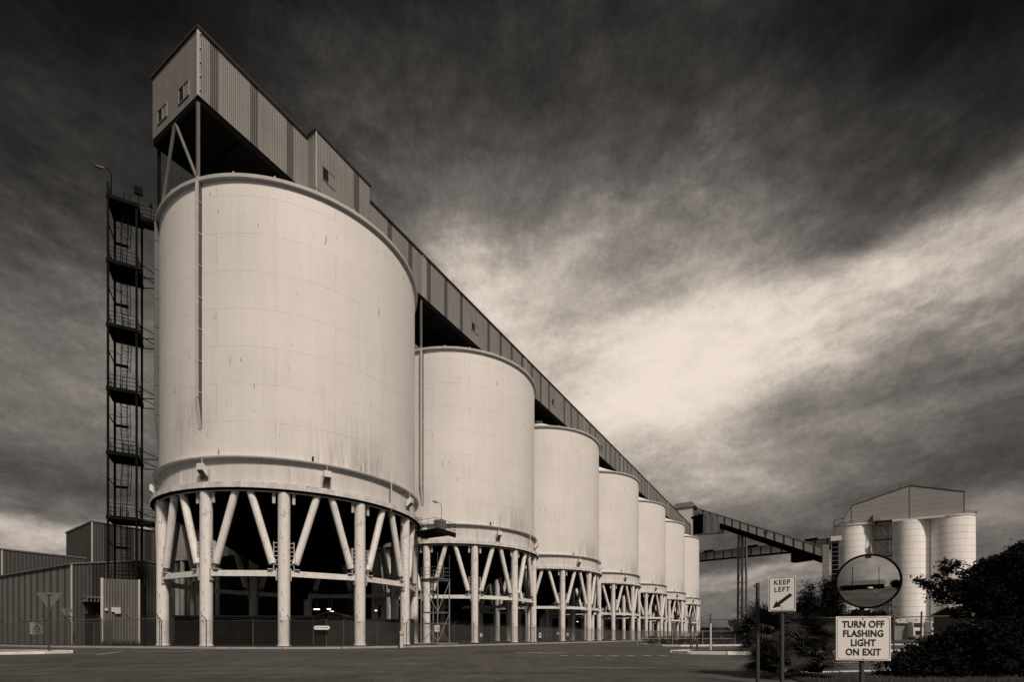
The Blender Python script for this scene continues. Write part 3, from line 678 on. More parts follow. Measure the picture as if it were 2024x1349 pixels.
# working lights under the silos
for i, (px, py, y, L, lab) in enumerate([(626, 1205.5, 52, .62, 'brightest lit tube lamp under the nearest silo, above the gabled hut end'),
        (650, 1205, 53, .38, 'short lit tube lamp just right of the brightest one under the nearest silo'),
        (655, 1210, 51, .42, 'lowest lit tube lamp over the gabled hut end'),
        (743, 1208, 56, .22, 'small dim lamp right of the nearest silo front column'),
        (1017, 1225, 92, .5, 'lit lamp behind the right-hand columns of the second silo'),
        (1018, 1230.5, 92, .4, 'lower lit lamp behind the right-hand columns of the second silo'),
        (1077.5, 1229, 118, .6, 'upper lit lamp under the third silo'),
        (1078, 1234, 118, .5, 'lower lit lamp under the third silo'),
        (1141.5, 1230, 118, .4, 'lit lamp behind the right-hand columns of the third silo')]):
    p = at(px, py, y); l = thing('work_lamp', lab, 'lamp', p, 0, 'working lamps under the silos')
    MB().box(-L/2, L/2, -.04, .04, -.05, .05).build('tube', M_TUBE, l)
    MB().box(-L/2-.05, L/2+.05, -.07, .12, .051, .1).box(-.03, .03, .02, .06, .1, 1.6).build('fitting', M_STEEL, l)

# ------------------------------------------------------------------ STAIR TOWER at the second silo
p0 = at(865, 1259, 49.0); u0, o0 = (p0-P1).dot(D), (p0-P1).dot(N)
stt = rootrow('stair_tower', 'open steel access tower between the first and second silo', 'scaffold tower', u0, o0)
WX, WY = 1.9, 2.1; top = 6.5
for x, y in ((0, 0), (WX, 0), (0, WY), (WX, WY)): MB().beam((x, y, 0), (x, y, top), .09, .09, up=(0, 1, 0)).build('post', M_GALV, stt)
b = MB()
for z in (.1, 2.1, 3.2, top-.1):
    for a, c in (((0, 0), (WX, 0)), ((0, 0), (0, WY)), ((WX, 0), (WX, WY)), ((0, WY), (WX, WY))): b.beam((*a, z), (*c, z), .06, .1)
b.build('rails', M_STEEL, stt)
b = MB()
for a, c in (((0, 0), (WX, 0)), ((0, 0), (0, WY))):
    b.tube((*a, 3.2), (*c, top-.15), .035, 5); b.tube((*c, 3.1), (*a, .2), .035, 5); b.tube((*c, .2), (*a, 1.9), .03, 5)
b.build('diagonal_brace', M_GALV, stt)
MB().box(-.1, WX+.1, -.1, WY+.1, top, top+.1).build('platform', M_STEEL, stt)
b = MB(); railing(b, [(0, WY), (0, 0), (WX, 0), (WX, WY)], top+.1, 1.1, .022)
for x, y in ((0, 0), (WX, 0), (.9, 0)): b.tube((x, y, top), (x, y, top+2.6), .025, 5)
b.build('guard_rail', M_STEEL, stt)
b = MB(); cage_ladder(b, -.3, WY*.8, top+.1, 12.6, radians(100), 2.2, -.5); b.build('caged_ladder', M_BLACK, stt)
b = MB().box(.4, 3.6, WY-1.6, WY+2.6, 11.5, 11.62).box(.4, 3.6, WY-1.66, WY-1.58, 11.2, 11.7); b.build('upper_platform', M_BLACK, stt)
b = MB(); railing(b, [(.4, WY+2.6), (.4, WY-1.6), (3.6, WY-1.6), (3.6, WY)], 11.62, 1.05, .022); b.build('upper_rail', M_BLACK, stt)
MB().box(2.1, 2.9, WY-.9, WY+.1, 11.63, 12.95).build('control_cabinet', M_STEEL, stt)
b = MB().path([(1.3, WY-1.55, 11.6), (1.3, WY-1.55, 14.1), (1.15, WY-1.5, 14.3), (.7, WY-1.4, 14.3)], .035, 6).box(.2, .75, WY-1.52, WY-1.28, 14.22, 14.34); b.build('lamp_post', M_GALV, stt)
MB().box(-.6, WX+.7, -.6, WY+.3, .012, .14).build('base_slab', M_KERB, stt)
# second, farther stair tower
p0 = at(1196, 1259, 118.0); u1, o1 = (p0-P1).dot(D), (p0-P1).dot(N)
st2 = rootrow('stair_tower', 'thin dark access tower seen between the third and fourth silo', 'scaffold tower', u1, o1)
for x, y in ((0, 0), (1.6, 0), (0, 1.8), (1.6, 1.8)): MB().beam((x, y, 0), (x, y, 9), .1, .1, up=(0, 1, 0)).build('post', M_STEEL, st2)
b = MB()
for z in (.2, 3, 6, 9):
    b.box(-.05, 1.65, -.05, 1.85, z-.05, z+.03)
for z in (.2, 3, 6): b.tube((0, 0, z), (1.6, 0, z+2.8), .04, 4); b.tube((1.6, 0, z), (0, 0, z+2.8), .04, 4)
b.build('landing', M_STEEL, st2)

# ------------------------------------------------------------------ FENCES
def clip(a, b, s1):                                  # wires rise at 45 degrees inside 0..s1
    pass
def fence_panel(b, A, B, h, z0, pitch, r):
    A, B = Vector(A), Vector(B); L = (B-A).length; t = (B-A)/L; nrm = Vector((-t.y, t.x, 0))
    def W(s, z): return A+t*s+Vector((0, 0, z))
    for sg in (1, -1):
        s = -h if sg == 1 else 0; end = L if sg == 1 else L+h
        while s < end:
            s0, s1_ = (s, s+h) if sg == 1 else (s, s-h); za, zb_ = z0, z0+h
            lo, hi = 0.0, 1.0; ds = s1_-s0
            for bound in (0, L):
                k = (bound-s0)/ds
                if (ds > 0) == (bound == 0): lo = max(lo, k)
                else: hi = min(hi, k)
            if hi-lo > .02:
                P, Q = W(s0+ds*lo, z0+h*lo), W(s0+ds*hi, z0+h*hi); b.tube(P, Q, r, 3, caps=False, smooth=False)
            s += pitch
def fence(name, label, pts, h=2.0, spacing=3.3, pitch=.11, r=.0035, arm=True, mat=M_WIRE, pmat_=M_POST, rail=True, barbs=2, sag=0, group=None, armdir=1, prad=.035):
    root = thing(name, label, 'fence', Vector((*pts[0], 0)), 0, group); o0 = Vector((*pts[0], 0))
    mesh = MB(); rails = MB(); barb = MB(); posts = []
    for (x0, y0), (x1, y1) in zip(pts, pts[1:]):
        A, B = Vector((x0, y0, 0))-o0, Vector((x1, y1, 0))-o0; L = (B-A).length; t = (B-A)/L; nr = Vector((t.y, -t.x, 0))*armdir
        fence_panel(mesh, A, B, h-.08, .05, pitch, r)
        k = max(1, round(L/spacing))
        for i in range(k+(1 if (x1, y1) == tuple(pts[-1]) else 0)): posts.append((A+(B-A)*i/k, nr))
        for i in range(k):
            a, c = A+(B-A)*i/k, A+(B-A)*(i+1)/k
            if sag:
                m1 = (a+c)/2; rails.tube(a+Vector((0, 0, h)), m1+Vector((0, 0, h-sag)), .012, 4); rails.tube(m1+Vector((0, 0, h-sag)), c+Vector((0, 0, h)), .012, 4)
            elif rail: rails.tube(a+Vector((0, 0, h)), c+Vector((0, 0, h)), .022, 5)
            rails.tube(a+Vector((0, 0, h*.5)), c+Vector((0, 0, h*.5)), .004, 3)
            for j in range(barbs):
                q = nr*(.12+.13*j)+Vector((0, 0, h+.12+.13*j)); barb.tube(a+q, c+q, .005, 3, caps=False)
    mesh.build('chain_link', mat, root); rails.build('top_rail', M_STEEL, root)
    if barbs: barb.build('barbed_wire', mat, root)
    pm = {}
    for p, nr in posts[:98]:
        key = (round(nr.x, 3), round(nr.y, 3))
        if key not in pm:
            q = MB().tube((0, 0, 0), (0, 0, h+.03), prad, 8)
            if arm: q.tube((0, 0, h), nr*.34+Vector((0, 0, h+.36)), prad*.75, 6)
            pm[key] = q.mesh('post', pmat_)
        link('post', pm[key], root, p)
    return root
q = [row(-8.2, -14.2), row(-7.0, -14.6), row(62, -14.2), row(150, -13.8)]
fence('chain_link_fence', 'chain-link fence with bent barbed-wire arms in front of the silo columns', [(-26.5, 37.6), (-18.8, 36.1), (-13.4, 35.9)]+[(v.x, v.y) for v in q[1:]], 1.98, 3.4, .12, .0045, sag=.07)
fence('chain_link_fence', 'chain-link yard fence with straight top rail before the sheds at left', [(-62, 44.5), (-41, 41.6), (-26.7, 37.7)], 2.15, 3.0, .12, .0045, group=None)
fence('gate_fence', 'second chain-link gate run behind the give way sign at the far left', [(-50, 44.9), (-37, 44.0), (-33.2, 41.2)], 2.0, 2.2, .14, .0045)
fence('verge_fence', 'low chain-link fence behind the palm and road signs', [(10.1, 25.3), (14.5, 23.4), (19.5, 20.9), (34, 14)], 1.66, 3.1, .075, .003, arm=False, barbs=0, group=None)
wp = thing('fence_end_post', 'white-painted end post of the verge fence left of the palm', 'post', (10.06, 25.2, 0))
MB().tube((0, 0, 0), (0, 0, 1.45), .05, 10).build('painted_shaft', M_POSTL, wp); MB().tube((0, 0, 1.45), (0, 0, 1.95), .035, 8).box(-.14, .05, -.03, .03, 1.62, 1.7).build('extension_arm', M_POST, wp)
tp = thing('leaning_fence_stay', 'tall dark post rising above the verge fence in front of the white trucks', 'post', tuple(at(1819, 1250, 22.0))[:2]+(0,))
MB().tube((0, 0, 0), (.06, 0, 1.9), .035, 8).build('shaft', M_POST, tp)
# pipe-rail fence on the island
root = thing('pipe_rail_fence', 'grey pipe-rail fence with wire infill beside the hedge on the traffic island', 'fence', (10.8, 42.8, 0))
b = MB()
for xx in (0, 1.9, 3.0, 5.6, 8.4): b2_ = MB().tube((xx, 0, 0), (xx, 0, 1.25), .035, 6).build('post', M_GALV, root)
b.tube((0, 0, 1.25), (8.4, .2, 1.25), .028, 6); b.tube((0, 0, .6), (8.4, .2, .6), .025, 6); b.build('rail', M_GALV, root)
m_ = MB(); fence_panel(m_, (0, 0, 0), (8.4, .2, 0), 1.15, .08, .1, .003); m_.build('chain_link', M_WIRE, root)

# ------------------------------------------------------------------ small signs and street furniture
def textmesh(name, txt, size, mat, parent, loc, sx=1.0, off=0.0, space=1.0):
    cu = bpy.data.curves.new(name, 'FONT'); cu.body = txt; cu.size = size; cu.align_x = 'CENTER'; cu.align_y = 'CENTER'
    cu.extrude = .0012; cu.offset = off; cu.space_character = space
    o = bpy.data.objects.new(name, cu); C.objects.link(o)
    dg = bpy.context.evaluated_depsgraph_get(); me = bpy.data.meshes.new_from_object(o.evaluated_get(dg))
    bpy.data.objects.remove(o); me.materials.clear(); me.materials.append(mat)
    r = bpy.data.objects.new(name, me); C.objects.link(r); r.parent = parent; r.location = loc
    r.rotation_euler = (radians(90), 0, 0); r.scale = (sx, 1, 1); return r
def roundrect(w_, h_, r, n=6):
    pts = []
    for cx_, cz, a0 in ((w_/2-r, h_/2-r, 0), (-w_/2+r, h_/2-r, 90), (-w_/2+r, -h_/2+r, 180), (w_/2-r, -h_/2+r, 270)):
        for i in range(n+1): a = radians(a0+90*i/n); pts.append((cx_+r*cos(a), cz+r*sin(a)))
    return pts
def plate(w_, h_, r, th=.004, y=0, zc_=0): 
    return MB().prism([(x, y, z+zc_) for x, z in roundrect(w_, h_, r)], (0, th, 0))
def ringline(w_, h_, r, t, y, zc_):
    a = roundrect(w_, h_, r); c = roundrect(w_-2*t, h_-2*t, max(.002, r-t)); n = len(a)
    return MB().add([(x, y, z+zc_) for x, z in a]+[(x, y, z+zc_) for x, z in c], [(i, (i+1) % n, n+(i+1) % n, n+i) for i in range(n)])
def giveway(px, py_top, py_bot, y, w_px, base, label, flip=False, rz=0, tilt_mat=M_GALV):
    c = at(px, (py_top+py_bot)/2, y); root = thing('give_way_sign', label, 'road sign', (c.x, y, 0), rz)
    W2 = w_px/F*y; zt, zb2 = at(px, py_top, y).z, at(px, py_bot, y).z
    MB().prism([(-W2/2, -.02, zt), (-W2/2+.03, -.02, zt+.03), (W2/2-.03, -.02, zt+.03), (W2/2, -.02, zt), (.03, -.02, zb2), (-.03, -.02, zb2)], (0, .012, 0)).build('sign_panel', tilt_mat, root)
    MB().tube((0, -.06, 0), (0, -.06, zt-.04), .035, 10).build('post', M_SPOST, root)
    MB().box(-.16, .16, -.035, -.021, zt-.1, zt-.06).box(-.07, .07, -.035, -.021, zb2+.12, zb2+.16).build('bracket', M_SPOST, root)
    return root
M_BACK = pmat('sign_back', .13, .6, .12)
giveway(98.5, 1174, 1206, 23.75, 50, 1292, 'large triangular sign seen from the back on the left traffic island', rz=.05, tilt_mat=M_BACK)
giveway(133, 1205, 1221, 38.5, 26, 1278, 'small triangular sign seen from the back by the fence gate at left', rz=.15, tilt_mat=M_BACK)
g3 = giveway(1364, 1220, 1237, 33.0, 17, 1280, 'triangular sign seen from the back on the right-hand traffic island', tilt_mat=M_GALV)
MB().box(-.4, -.03, -.1, -.085, .82, 1.02).build('lower_plate', M_GALV, g3)
g4 = thing('island_sign', 'small square plate on a thin post behind the metal hoop', 'road sign', (at(1377, 1250, 27).x, 27, 0))
MB().tube((0, 0, 0), (0, 0, 1.0), .03, 8).build('post', M_SPOST, g4); MB().box(-.13, .08, -.045, -.035, .84, .98).build('sign_panel', M_GALV, g4)
hp = thing('metal_hoop', 'dark metal hoop barrier on the right-hand traffic island', 'barrier', (at(1373.5, 1250, 24.3).x, 24.3, .1))
b = MB().path([(-.13, 0, 0), (-.13, 0, .45), (-.10, 0, .5), (.10, 0, .5), (.13, 0, .45), (.13, 0, 0)], .028, 8); b.build('hoop_pipe', M_POST, hp)
MB().box(-.2, -.07, -.06, .06, 0, .02).box(.07, .2, -.06, .06, 0, .02).build('foot_plate', M_POST, hp)
bo = thing('bollard', 'white square marker bollard on the kerb before the nearest silo', 'bollard', (-7.6, 34.3, 0))
MB().box(-.1, .1, -.1, .1, 0, 1.05).box(-.12, .12, -.12, .12, 1.05, 1.16).build('post', M_POSTL, bo)
MB().box(-.105, .105, -.105, .105, .86, .93).build('dark_band', M_INK, bo)
# speed / symbol plates on the fence
def disc_sign(px, py, y, w_, h_, label, circ=True, name='fence_sign'):
    c = at(px, py, y); root = thing(name, label, 'sign', c, .25)
    plate(w_, h_, .03).build('sign_panel', M_SIGN, root)
    if circ:
        r0 = w_*.4; a = [(r0*cos(t*pi/12), -.003, r0*sin(t*pi/12)+.02) for t in range(24)]; i_ = [(p[0]*.78, -.003, (p[2]-.02)*.78+.02) for p in a]
        MB().add(a+i_, [(k, (k+1) % 24, 24+(k+1) % 24, 24+k) for k in range(24)]).build('ring_mark', M_INK, root)
        textmesh('number_mark', '20', w_*.45, M_INK, root, (0, -.003, .02), 1, .004)
    else:
        MB().box(-w_*.32, w_*.32, -.004, -.002, -h_*.1, h_*.22).build('symbol_mark', M_INK, root)
    return root
disc_sign(864, 1243.5, 47.5, .46, .6, 'white plate with 20 in a black ring on the fence by the access tower')
disc_sign(951, 1256.5, 60, .28, .36, 'small white notice on the fence under the second silo', False)
disc_sign(1067.5, 1257, 73, .34, .72, 'tall white notice on the fence before the third silo', False)
disc_sign(1103, 1253.5, 77, .36, .24, 'white notice beside the third silo front column', False)
disc_sign(1122, 1255.5, 80, .3, .42, 'small white notice under the middle of the third silo', False)
ov = thing('oval_sign', 'long white rounded sign with black pictograms on the fence under the nearest silo', 'sign', at(636, 1242, 35.6), .02)
plate(1.12, .27, .13).build('sign_panel', M_SIGN, ov)
b = MB()
for i, x in enumerate((-.42, -.33, -.22, -.1, 0, .1, .22, .33, .42)):
    s_ = .05 if i % 2 else .035
    if i % 3 == 0: b.box(x-.05, x+.05, -.004, -.002, -.02, .02)
    else: b.prism([(x-s_, -.004, 0), (x, -.004, -s_), (x+s_, -.004, 0), (x, -.004, s_)], (0, .002, 0))
b.build('pictogram_row', M_INK, ov)
ws = thing('warning_sign', 'pale warning board with a black triangle on the left-hand fence', 'sign', at(72, 1243, 41.2), .1)
plate(1.0, 1.0, .04).build('sign_panel', M_PANEL, ws)
t3 = [(-.3, -.004, -.12), (.3, -.004, -.12), (0, -.004, .34)]; t4 = [(-.2, -.004, -.07), (.2, -.004, -.07), (0, -.004, .24)]
MB().add(t3+t4, [(0, 1, 4, 3), (1, 2, 5, 4), (2, 0, 3, 5)]).build('triangle_mark', M_INK, ws)
for q_ in ((-.3, .3, .4, .43), (-.34, .34, -.26, -.22), (-.34, .34, -.36, -.32)): MB().box(q_[0], q_[1], -.004, -.002, q_[2], q_[3]).build('lettering_line', M_INK, ws)
MB().box(-.1, .1, -.004, -.002, .0, .05).build('symbol_mark', M_INK, ws)

# ------------------------------------------------------------------ foreground signs
KL = thing('keep_left_sign', 'white KEEP LEFT sign with a black arrow in front of the palm', 'road sign', (at(1545.5, 1200, 8.0).x, 8.0, 0), radians(-27))
zc1 = at(1546, 1175.5, 8.0).z; w1, h1 = .385, .555
kp = plate(w1, h1, .012, .005, -.045, zc1).build('sign_panel', M_SIGN, KL)
ringline(w1-.02, h1-.02, .03, .008, -.0465, zc1).build('border_mark', M_INK, kp)
textmesh('lettering', 'KEEP', .108, M_INK, kp, (0, -.0465, zc1+.185), .86, .0016, 1.2)
textmesh('lettering', 'LEFT', .108, M_INK, kp, (0, -.0465, zc1+.07), .86, .0016, 1.2)
def arrow(b, tip, tail, wd, head, hl, y):
    tx, tz = tip; ax, az_ = tail; dx, dz = ax-tx, az_-tz; L = sqrt(dx*dx+dz*dz); dx /= L; dz /= L; nx, nz = -dz, dx
    P_ = lambda s, t: (tx+dx*s+nx*t, y, tz+dz*s+nz*t)
    b.add([P_(0, 0), P_(hl, head/2), P_(hl*.86, wd/2), P_(L, wd/2), P_(L, -wd/2), P_(hl*.86, -wd/2), P_(hl, -head/2)], [(0, 1, 2), (0, 2, 5), (0, 5, 6), (2, 3, 4, 5)])
b = MB(); arrow(b, (-.135, zc1-.225), (.13, zc1-.01), .052, .125, .125, -.0468); b.build('arrow_mark', M_INK, kp)
MB().tube((0, 0, 0), (0, 0, zc1+.26), .033, 14).build('post', M_SPOST, KL)
MB().box(-.045, .03, -.04, .034, zc1+.26, zc1+.285).build('post_cap', M_POST, KL)
MB().box(-.12, .12, -.038, -.03, zc1+.12, zc1+.15).box(-.12, .12, -.038, -.03, zc1-.17, zc1-.14).tube((0, -.05, zc1-.225), (0, -.044, zc1-.225), .008, 8).build('bracket', M_SPOST, KL)
PP = thing('steel_pole', 'plain grey steel pole without a sign left of KEEP LEFT', 'pole', (at(1497.5, 1200, 8.3).x, 8.3, 0))
MB().tube((0, 0, 0), (0, 0, at(1497, 1156, 8.3).z), .031, 14).build('shaft', M_SPOST, PP)
MB().tube((0, 0, at(1497, 1156, 8.3).z), (0, 0, at(1497, 1153.5, 8.3).z), .034, 14).box(-.06, -.03, -.015, .015, 1.62, 1.65).build('cap', M_POST, PP)
# mirror and TURN OFF sign on one post
MZ = 6.0; MR = thing('mirror_sign_post', 'round convex traffic mirror above the white TURN OFF FLASHING LIGHT ON EXIT sign', 'traffic mirror', (at(1703, 1200, MZ).x, MZ, 0), radians(-17))
zs = at(1701, 1263, MZ).z; w2, h2 = .565, .53
sp_ = plate(w2, h2, .006, .006, -.045, zs).build('sign_panel', M_SIGN, MR)
ringline(w2-.022, h2-.022, .04, .004, -.0465, zs).build('border_mark', M_INK, sp_)
for i, (tx, sx) in enumerate((('TURN OFF', .80), ('FLASHING', .80), ('LIGHT', .80), ('ON EXIT', .80))):
    textmesh('lettering', tx, .110, M_INK, sp_, (0, -.0465, zs+.165-.111*i), sx*1.0, .0034, 1.06)
MB().tube((0, 0, 0), (0, 0, 1.45), .026, 12).build('post', M_SPOST, MR)
for bz in (.235, -.005, -.245): MB().tube((0, -.050, zs+bz), (0, -.045, zs+bz), .007, 8).build('bolt', M_POST, sp_)
mzc = at(1710, 1151.5, MZ).z
mh = bpy.data.objects.new('mirror_head', None)
RM, CR = .315, 1.75
def cap(n=40, rings=14, r=RM, y0=0, flat=False):
    b = MB(); vs = [(0, -(0), 0)]; a1 = math.asin(r/CR); vs = []
    for i in range(rings+1):
        a = a1*i/rings
        for k in range(n): vs.append((CR*sin(a)*cos(2*pi*k/n), -(CR*cos(a)-CR*cos(a1)), CR*sin(a)*sin(2*pi*k/n)))
    fs = []
    for i in range(rings):
        for k in range(n): fs.append((i*n+k, i*n+(k+1) % n, (i+1)*n+(k+1) % n, (i+1)*n+k))
    b.add(vs, fs, 0, True); return b
ms = cap().build('mirror_glass', M_CHROME, MR, (.04, -.07, mzc)); ms.rotation_euler = (0, 0, radians(-18))
rim = MB(); n = 48
for k in range(n):
    a, c = 2*pi*k/n, 2*pi*(k+1)/n; rim.tube((RM*cos(a), 0, RM*sin(a)), (RM*cos(c), 0, RM*sin(c)), .013, 8)
ro = rim.build('mirror_rim', M_BLACK, MR, (.04, -.07, mzc)); ro.rotation_euler = (0, 0, radians(-18))
bk_ = MB()
vs = [(RM*cos(2*pi*k/n), .004, RM*sin(2*pi*k/n)) for k in range(n)]+[(RM*.7*cos(2*pi*k/n), .05, RM*.7*sin(2*pi*k/n)) for k in range(n)]
bk_.add(vs, [(k, (k+1) % n, n+(k+1) % n, n+k) for k in range(n)]+[tuple(range(n, 2*n))]); bo_ = bk_.build('mirror_back', M_BLACK, MR, (.04, -.07, mzc)); bo_.rotation_euler = (0, 0, radians(-18))
MB().box(-.03, .03, -.018, -.003, RM-.028, RM-.008).build('badge', M_INK, MR, (.04, -.085, mzc)).rotation_euler = (0, 0, radians(-18))

# ------------------------------------------------------------------ TRANSFER HOUSE, BRIDGES
tr = rootrow('transfer_house', 'pale transfer house with stepped roofs at the far end of the gallery', 'transfer house', 196, 0)
zt0 = 43.5
MB().quad((0, 11, 36), (0, -2.85, 36), (0, -2.85, 58.0), (0, 11, 58.0)).build('end_wall', pmat('transfer_sheet', .6, .6, .06, ribs=.4, rib_dark=.05), tr)
MB().quad((0, -2.85, 40), (10, -2.85, 40), (10, -2.85, 58.0), (0, -2.85, 58.0)).build('side_wall', M_SHEET, tr)
MB().box(.02, 10, -2.83, 11, 35.8, 36).build('floor', M_UNDER, tr)
MB().quad((10, -2.85, 36), (10, 11, 36), (10, 11, 58.0), (10, -2.85, 58.0)).build('end_wall', M_SHEET, tr)
MB().quad((10, 11, 36), (0, 11, 36), (0, 11, 58.0), (10, 11, 58.0)).build('side_wall', M_SHEET, tr)
b = MB().box(-.5, 10.5, -3.3, 11.5, 58.003, 58.4); rf = b.build('roof', M_GALV, tr)
MB().prism([(1, -4.2, 58.4), (1, -2.5, 60.4), (1, 4.5, 60.4), (1, 5.5, 59.4), (1, 5.5, 58.4)], (8, 0, 0)).build('roof_monitor', M_SHEET, rf)
MB().box(.6, 9.4, 5.6, 12, 58.403, 59.5).build('lower_roof', M_GALV, rf)
for x, y in ((.6, -2.2), (.6, 10), (9.4, -2.2), (9.4, 10)): MB().beam((x, y, 0), (x, y, 35.8), .6, .6, up=(0, 1, 0)).build('support_leg', M_STEEL, tr)
def bridge(name, label, A, B, wall_h, width, deck_h, mats, strip_gap=3.4, strip_w=.75, hatches=()):
    A, B = Vector(A), Vector(B); hd = Vector((B.x-A.x, B.y-A.y, 0)); L = hd.length; slope = (B.z-A.z)/L
    root = thing(name, label, 'conveyor bridge', (A.x, A.y, 0), atan2(hd.y, hd.x))
    zt = lambda x: A.z+slope*x
    for y in (-width/2, width/2):
        b = MB(); x = 0; i = 0
        while x < L-.01:
            for wd, mi in ((strip_gap-strip_w, 0), (strip_w, 1)):
                x2 = min(L, x+wd)
                if x2 > x: b.quad((x, y, zt(x)-wall_h), (x2, y, zt(x2)-wall_h), (x2, y, zt(x2)), (x, y, zt(x)), mi)
                x = x2
        b.build('side_wall', mats, root)
    MB().prism([(-.1, -width/2-.2, zt(-.1)+.01), (L+.1, -width/2-.2, zt(L)+.01), (L+.1, -width/2-.2, zt(L)+.25), (-.1, -width/2-.2, zt(0)+.25)], (0, width+.4, 0)).build('roof', M_ROOF, root)
    b = MB().prism([(0, -width/2+.03, zt(0)-wall_h-deck_h), (L, -width/2+.03, zt(L)-wall_h-deck_h), (L, -width/2+.03, zt(L)-wall_h), (0, -width/2+.03, zt(0)-wall_h)], (0, width-.06, 0))
    b.build('deck', M_UNDER, root)
    for x, y in ((0, 0), (L, 0)):
        b = MB().quad((x, -width/2, zt(x)-wall_h), (x, width/2, zt(x)-wall_h), (x, width/2, zt(x)), (x, -width/2, zt(x))); b.build('end_wall', mats, root)
    for hx in hatches: MB().box(hx-2, hx+2, -width/2-.4, -width/2+1.0, zt(hx)+.3, zt(hx)+.9).build('roof_vent', M_BLACK, root)
    return root, L, zt
br1, L1, zt1 = bridge('inclined_bridge', 'pale striped conveyor bridge sloping down from the transfer house to the grain elevator', (79.7, 211.5, 54.9), (104.0, 166, 30.3), 2.7, 3.2, 2.3, [pmat('bridge_sheet', .70, .6, .06), M_SHEDS], 3.55, .75)
xh = 3.0
MB().prism([(-1.5, -1.9, 44.4), (10.4, -1.9, 42.7), (11.4, -1.9, 43.3), (11.4, -1.9, 49.0), (-1.5, -1.9, 54.4)], (0, 3.8, 0)).build('head_box', pmat('headbox_sheet', .5, .6, .06, ribs=3.4, rib_dark=.25), br1)
MB().box(-2.2, 3.8, -2.6, -1.92, 51.0, 51.9).box(-1.2, 3.6, -2.45, -1.92, 44.0, 51.0).build('recess_shade', M_UNDER, br1)  # solid near-black blocks painted to read as a shaded recess
MB().box(L1-10.5, L1-4.5, -1.3, 1.3, 26.8, 30.4).build('drive_box', M_BLACK, br1)
windows(br1, [(L1*.60, L1*.60+1.6, zt1(L1*.60)-1.7, zt1(L1*.60)-.6)], 'x', -1.6, 0, 0)
br2, L2, zt2 = bridge('level_bridge', 'darker low conveyor bridge passing behind the inclined one', (79.5, 219.0, 36.9), (112.75, 174, 34.9), 3.0, 3.0, .35, [pmat('bridge_sheet_grey', .30, .6, .06), M_SHEDD], 3.9, .55, hatches=(8.5, 27.5, 49))
ts = thing('bridge_trestle', 'tall dark steel trestle carrying the inclined bridge', 'trestle', tuple(at(1467, 1200, 196))[:2]+(0,), atan2(-45.5, 24.3))
zt_ = 44.0
for x, y in ((-.9, -1.2), (.9, -1.2), (-.9, 1.2), (.9, 1.2)):
    MB().beam((x*1.25, y, 0), (x*.8, y, zt_-1.0), .6, .6, up=(0, 1, 0)).build('leg', M_STEEL, ts)
b = MB()
for i in range(6):
    z0_, z1_ = 1+7*i, 8+7*i
    for y in (-1.2, 1.2): b.beam((-.95, y, z1_), (.95, y, z1_), .2, .2)
    b.beam((-.95, -1.2, z0_), (.9, -1.2, z1_), .16, .16); b.beam((-.9, -1.2, z1_), (-.9, 1.2, z1_), .16, .16)
b.build('cross_bracing', M_STEEL, ts)

# ------------------------------------------------------------------ CONCRETE GRAIN ELEVATOR on the right
ge = thing('grain_elevator', 'pale round-celled concrete grain elevator with a grey gabled top house', 'grain elevator', (140.08, 150.0, 0), -TH)
ZE = 37.9
for s0, s1_ in ((-1.1, 10.9), (11.0, 20.6), (25.1, 36.2)):
    r = (s1_-s0)/2; MB().lathe([(r, 0), (r, ZE)], 72, c=(-(s0+r), r)).build('bin_cell', M_CONC, ge)
for s0, s1_ in ((0, 10.9), (12.5, 23.4), (25.0, 35.9)):
    r = (s1_-s0)/2; MB().lathe([(r, 0), (r, ZE)], 48, c=(-(s0+r), r*3)).build('bin_cell', M_CONC, ge)
MB().box(-11.45, -10.5, 3.0, 5.0, 0, ZE-.1).build('infill_wall', M_CONC, ge)
MB().box(-25.5, -20, 5.0, 5.6, 0, ZE-.1).build('infill_wall', pmat('stair_recess', .5, .9, .1), ge)
# slab with rounded ends following the cells
b = MB().box(-30.4, -5.45, .3, 22, ZE, ZE+.55)
b.build('roof_slab', M_SLAB, ge)
b = MB().lathe([(6.15, ZE+.003), (6.15, ZE+.5), (.02, ZE+.5)], 64, c=(-4.9, 6.0)); b.build('slab_end', M_SLAB, ge); b = MB().lathe([(5.6, ZE+.003), (5.6, ZE+.5), (.02, ZE+.5)], 64, c=(-30.5, 5.4)); b.build('slab_end', M_SLAB, ge)
prof = [(-2.3, 38.4), (-2.3, 45.3), (-15.6, 49.2), (-31.0, 44.8), (-34.2, 38.4)]
b = MB().prism([(x, 1.6, z) for x, z in prof[::-1]], (0, 17, 0)); hh = b.build('top_house', M_CLAD, ge)
b = MB()
for (x0, z0_), (x1, z1_) in zip(prof[1:], prof[2:]): b.beam((x0, 10.1, z0_+.05), (x1, 10.1, z1_+.05), 17.3, .14)
b.build('house_roof', M_ROOF, hh)
MB().box(-15.75, -15.6, 1.5, 1.597, 38.4, 49.1).box(-2.45, -2.3, 1.5, 1.597, 38.4, 45.2).box(-31.1, -30.95, 1.5, 1.597, 38.4, 44.8).build('joint_trim', M_STEEL, hh)
MB().tube((-18, 3, 48.3), (-18, 3, 50.8), .06, 5).build('antenna', M_BLACK, ge)
b = MB(); railing(b, [(-2.2, .6), (0.9, 3.6), (1.2, 8)], ZE+.5, 1.1, .05); railing(b, [(-30.5, .4), (-34, 1.8), (-35.5, 4.5), (-35.5, 9)], ZE+.5, 1.1, .05)
b.path([(-35.9, 5.4, 25), (-35.9, 5.4, 40.5), (-35.5, 5, 41.2), (-32, 3, 41.2)], .12, 5); b.build('guard_rail', M_STEEL, ge)
MB().box(-25.4, -23.4, -.55, 1.5, ZE+.56, ZE+3.0).build('lift_cabin', M_GALV, ge)
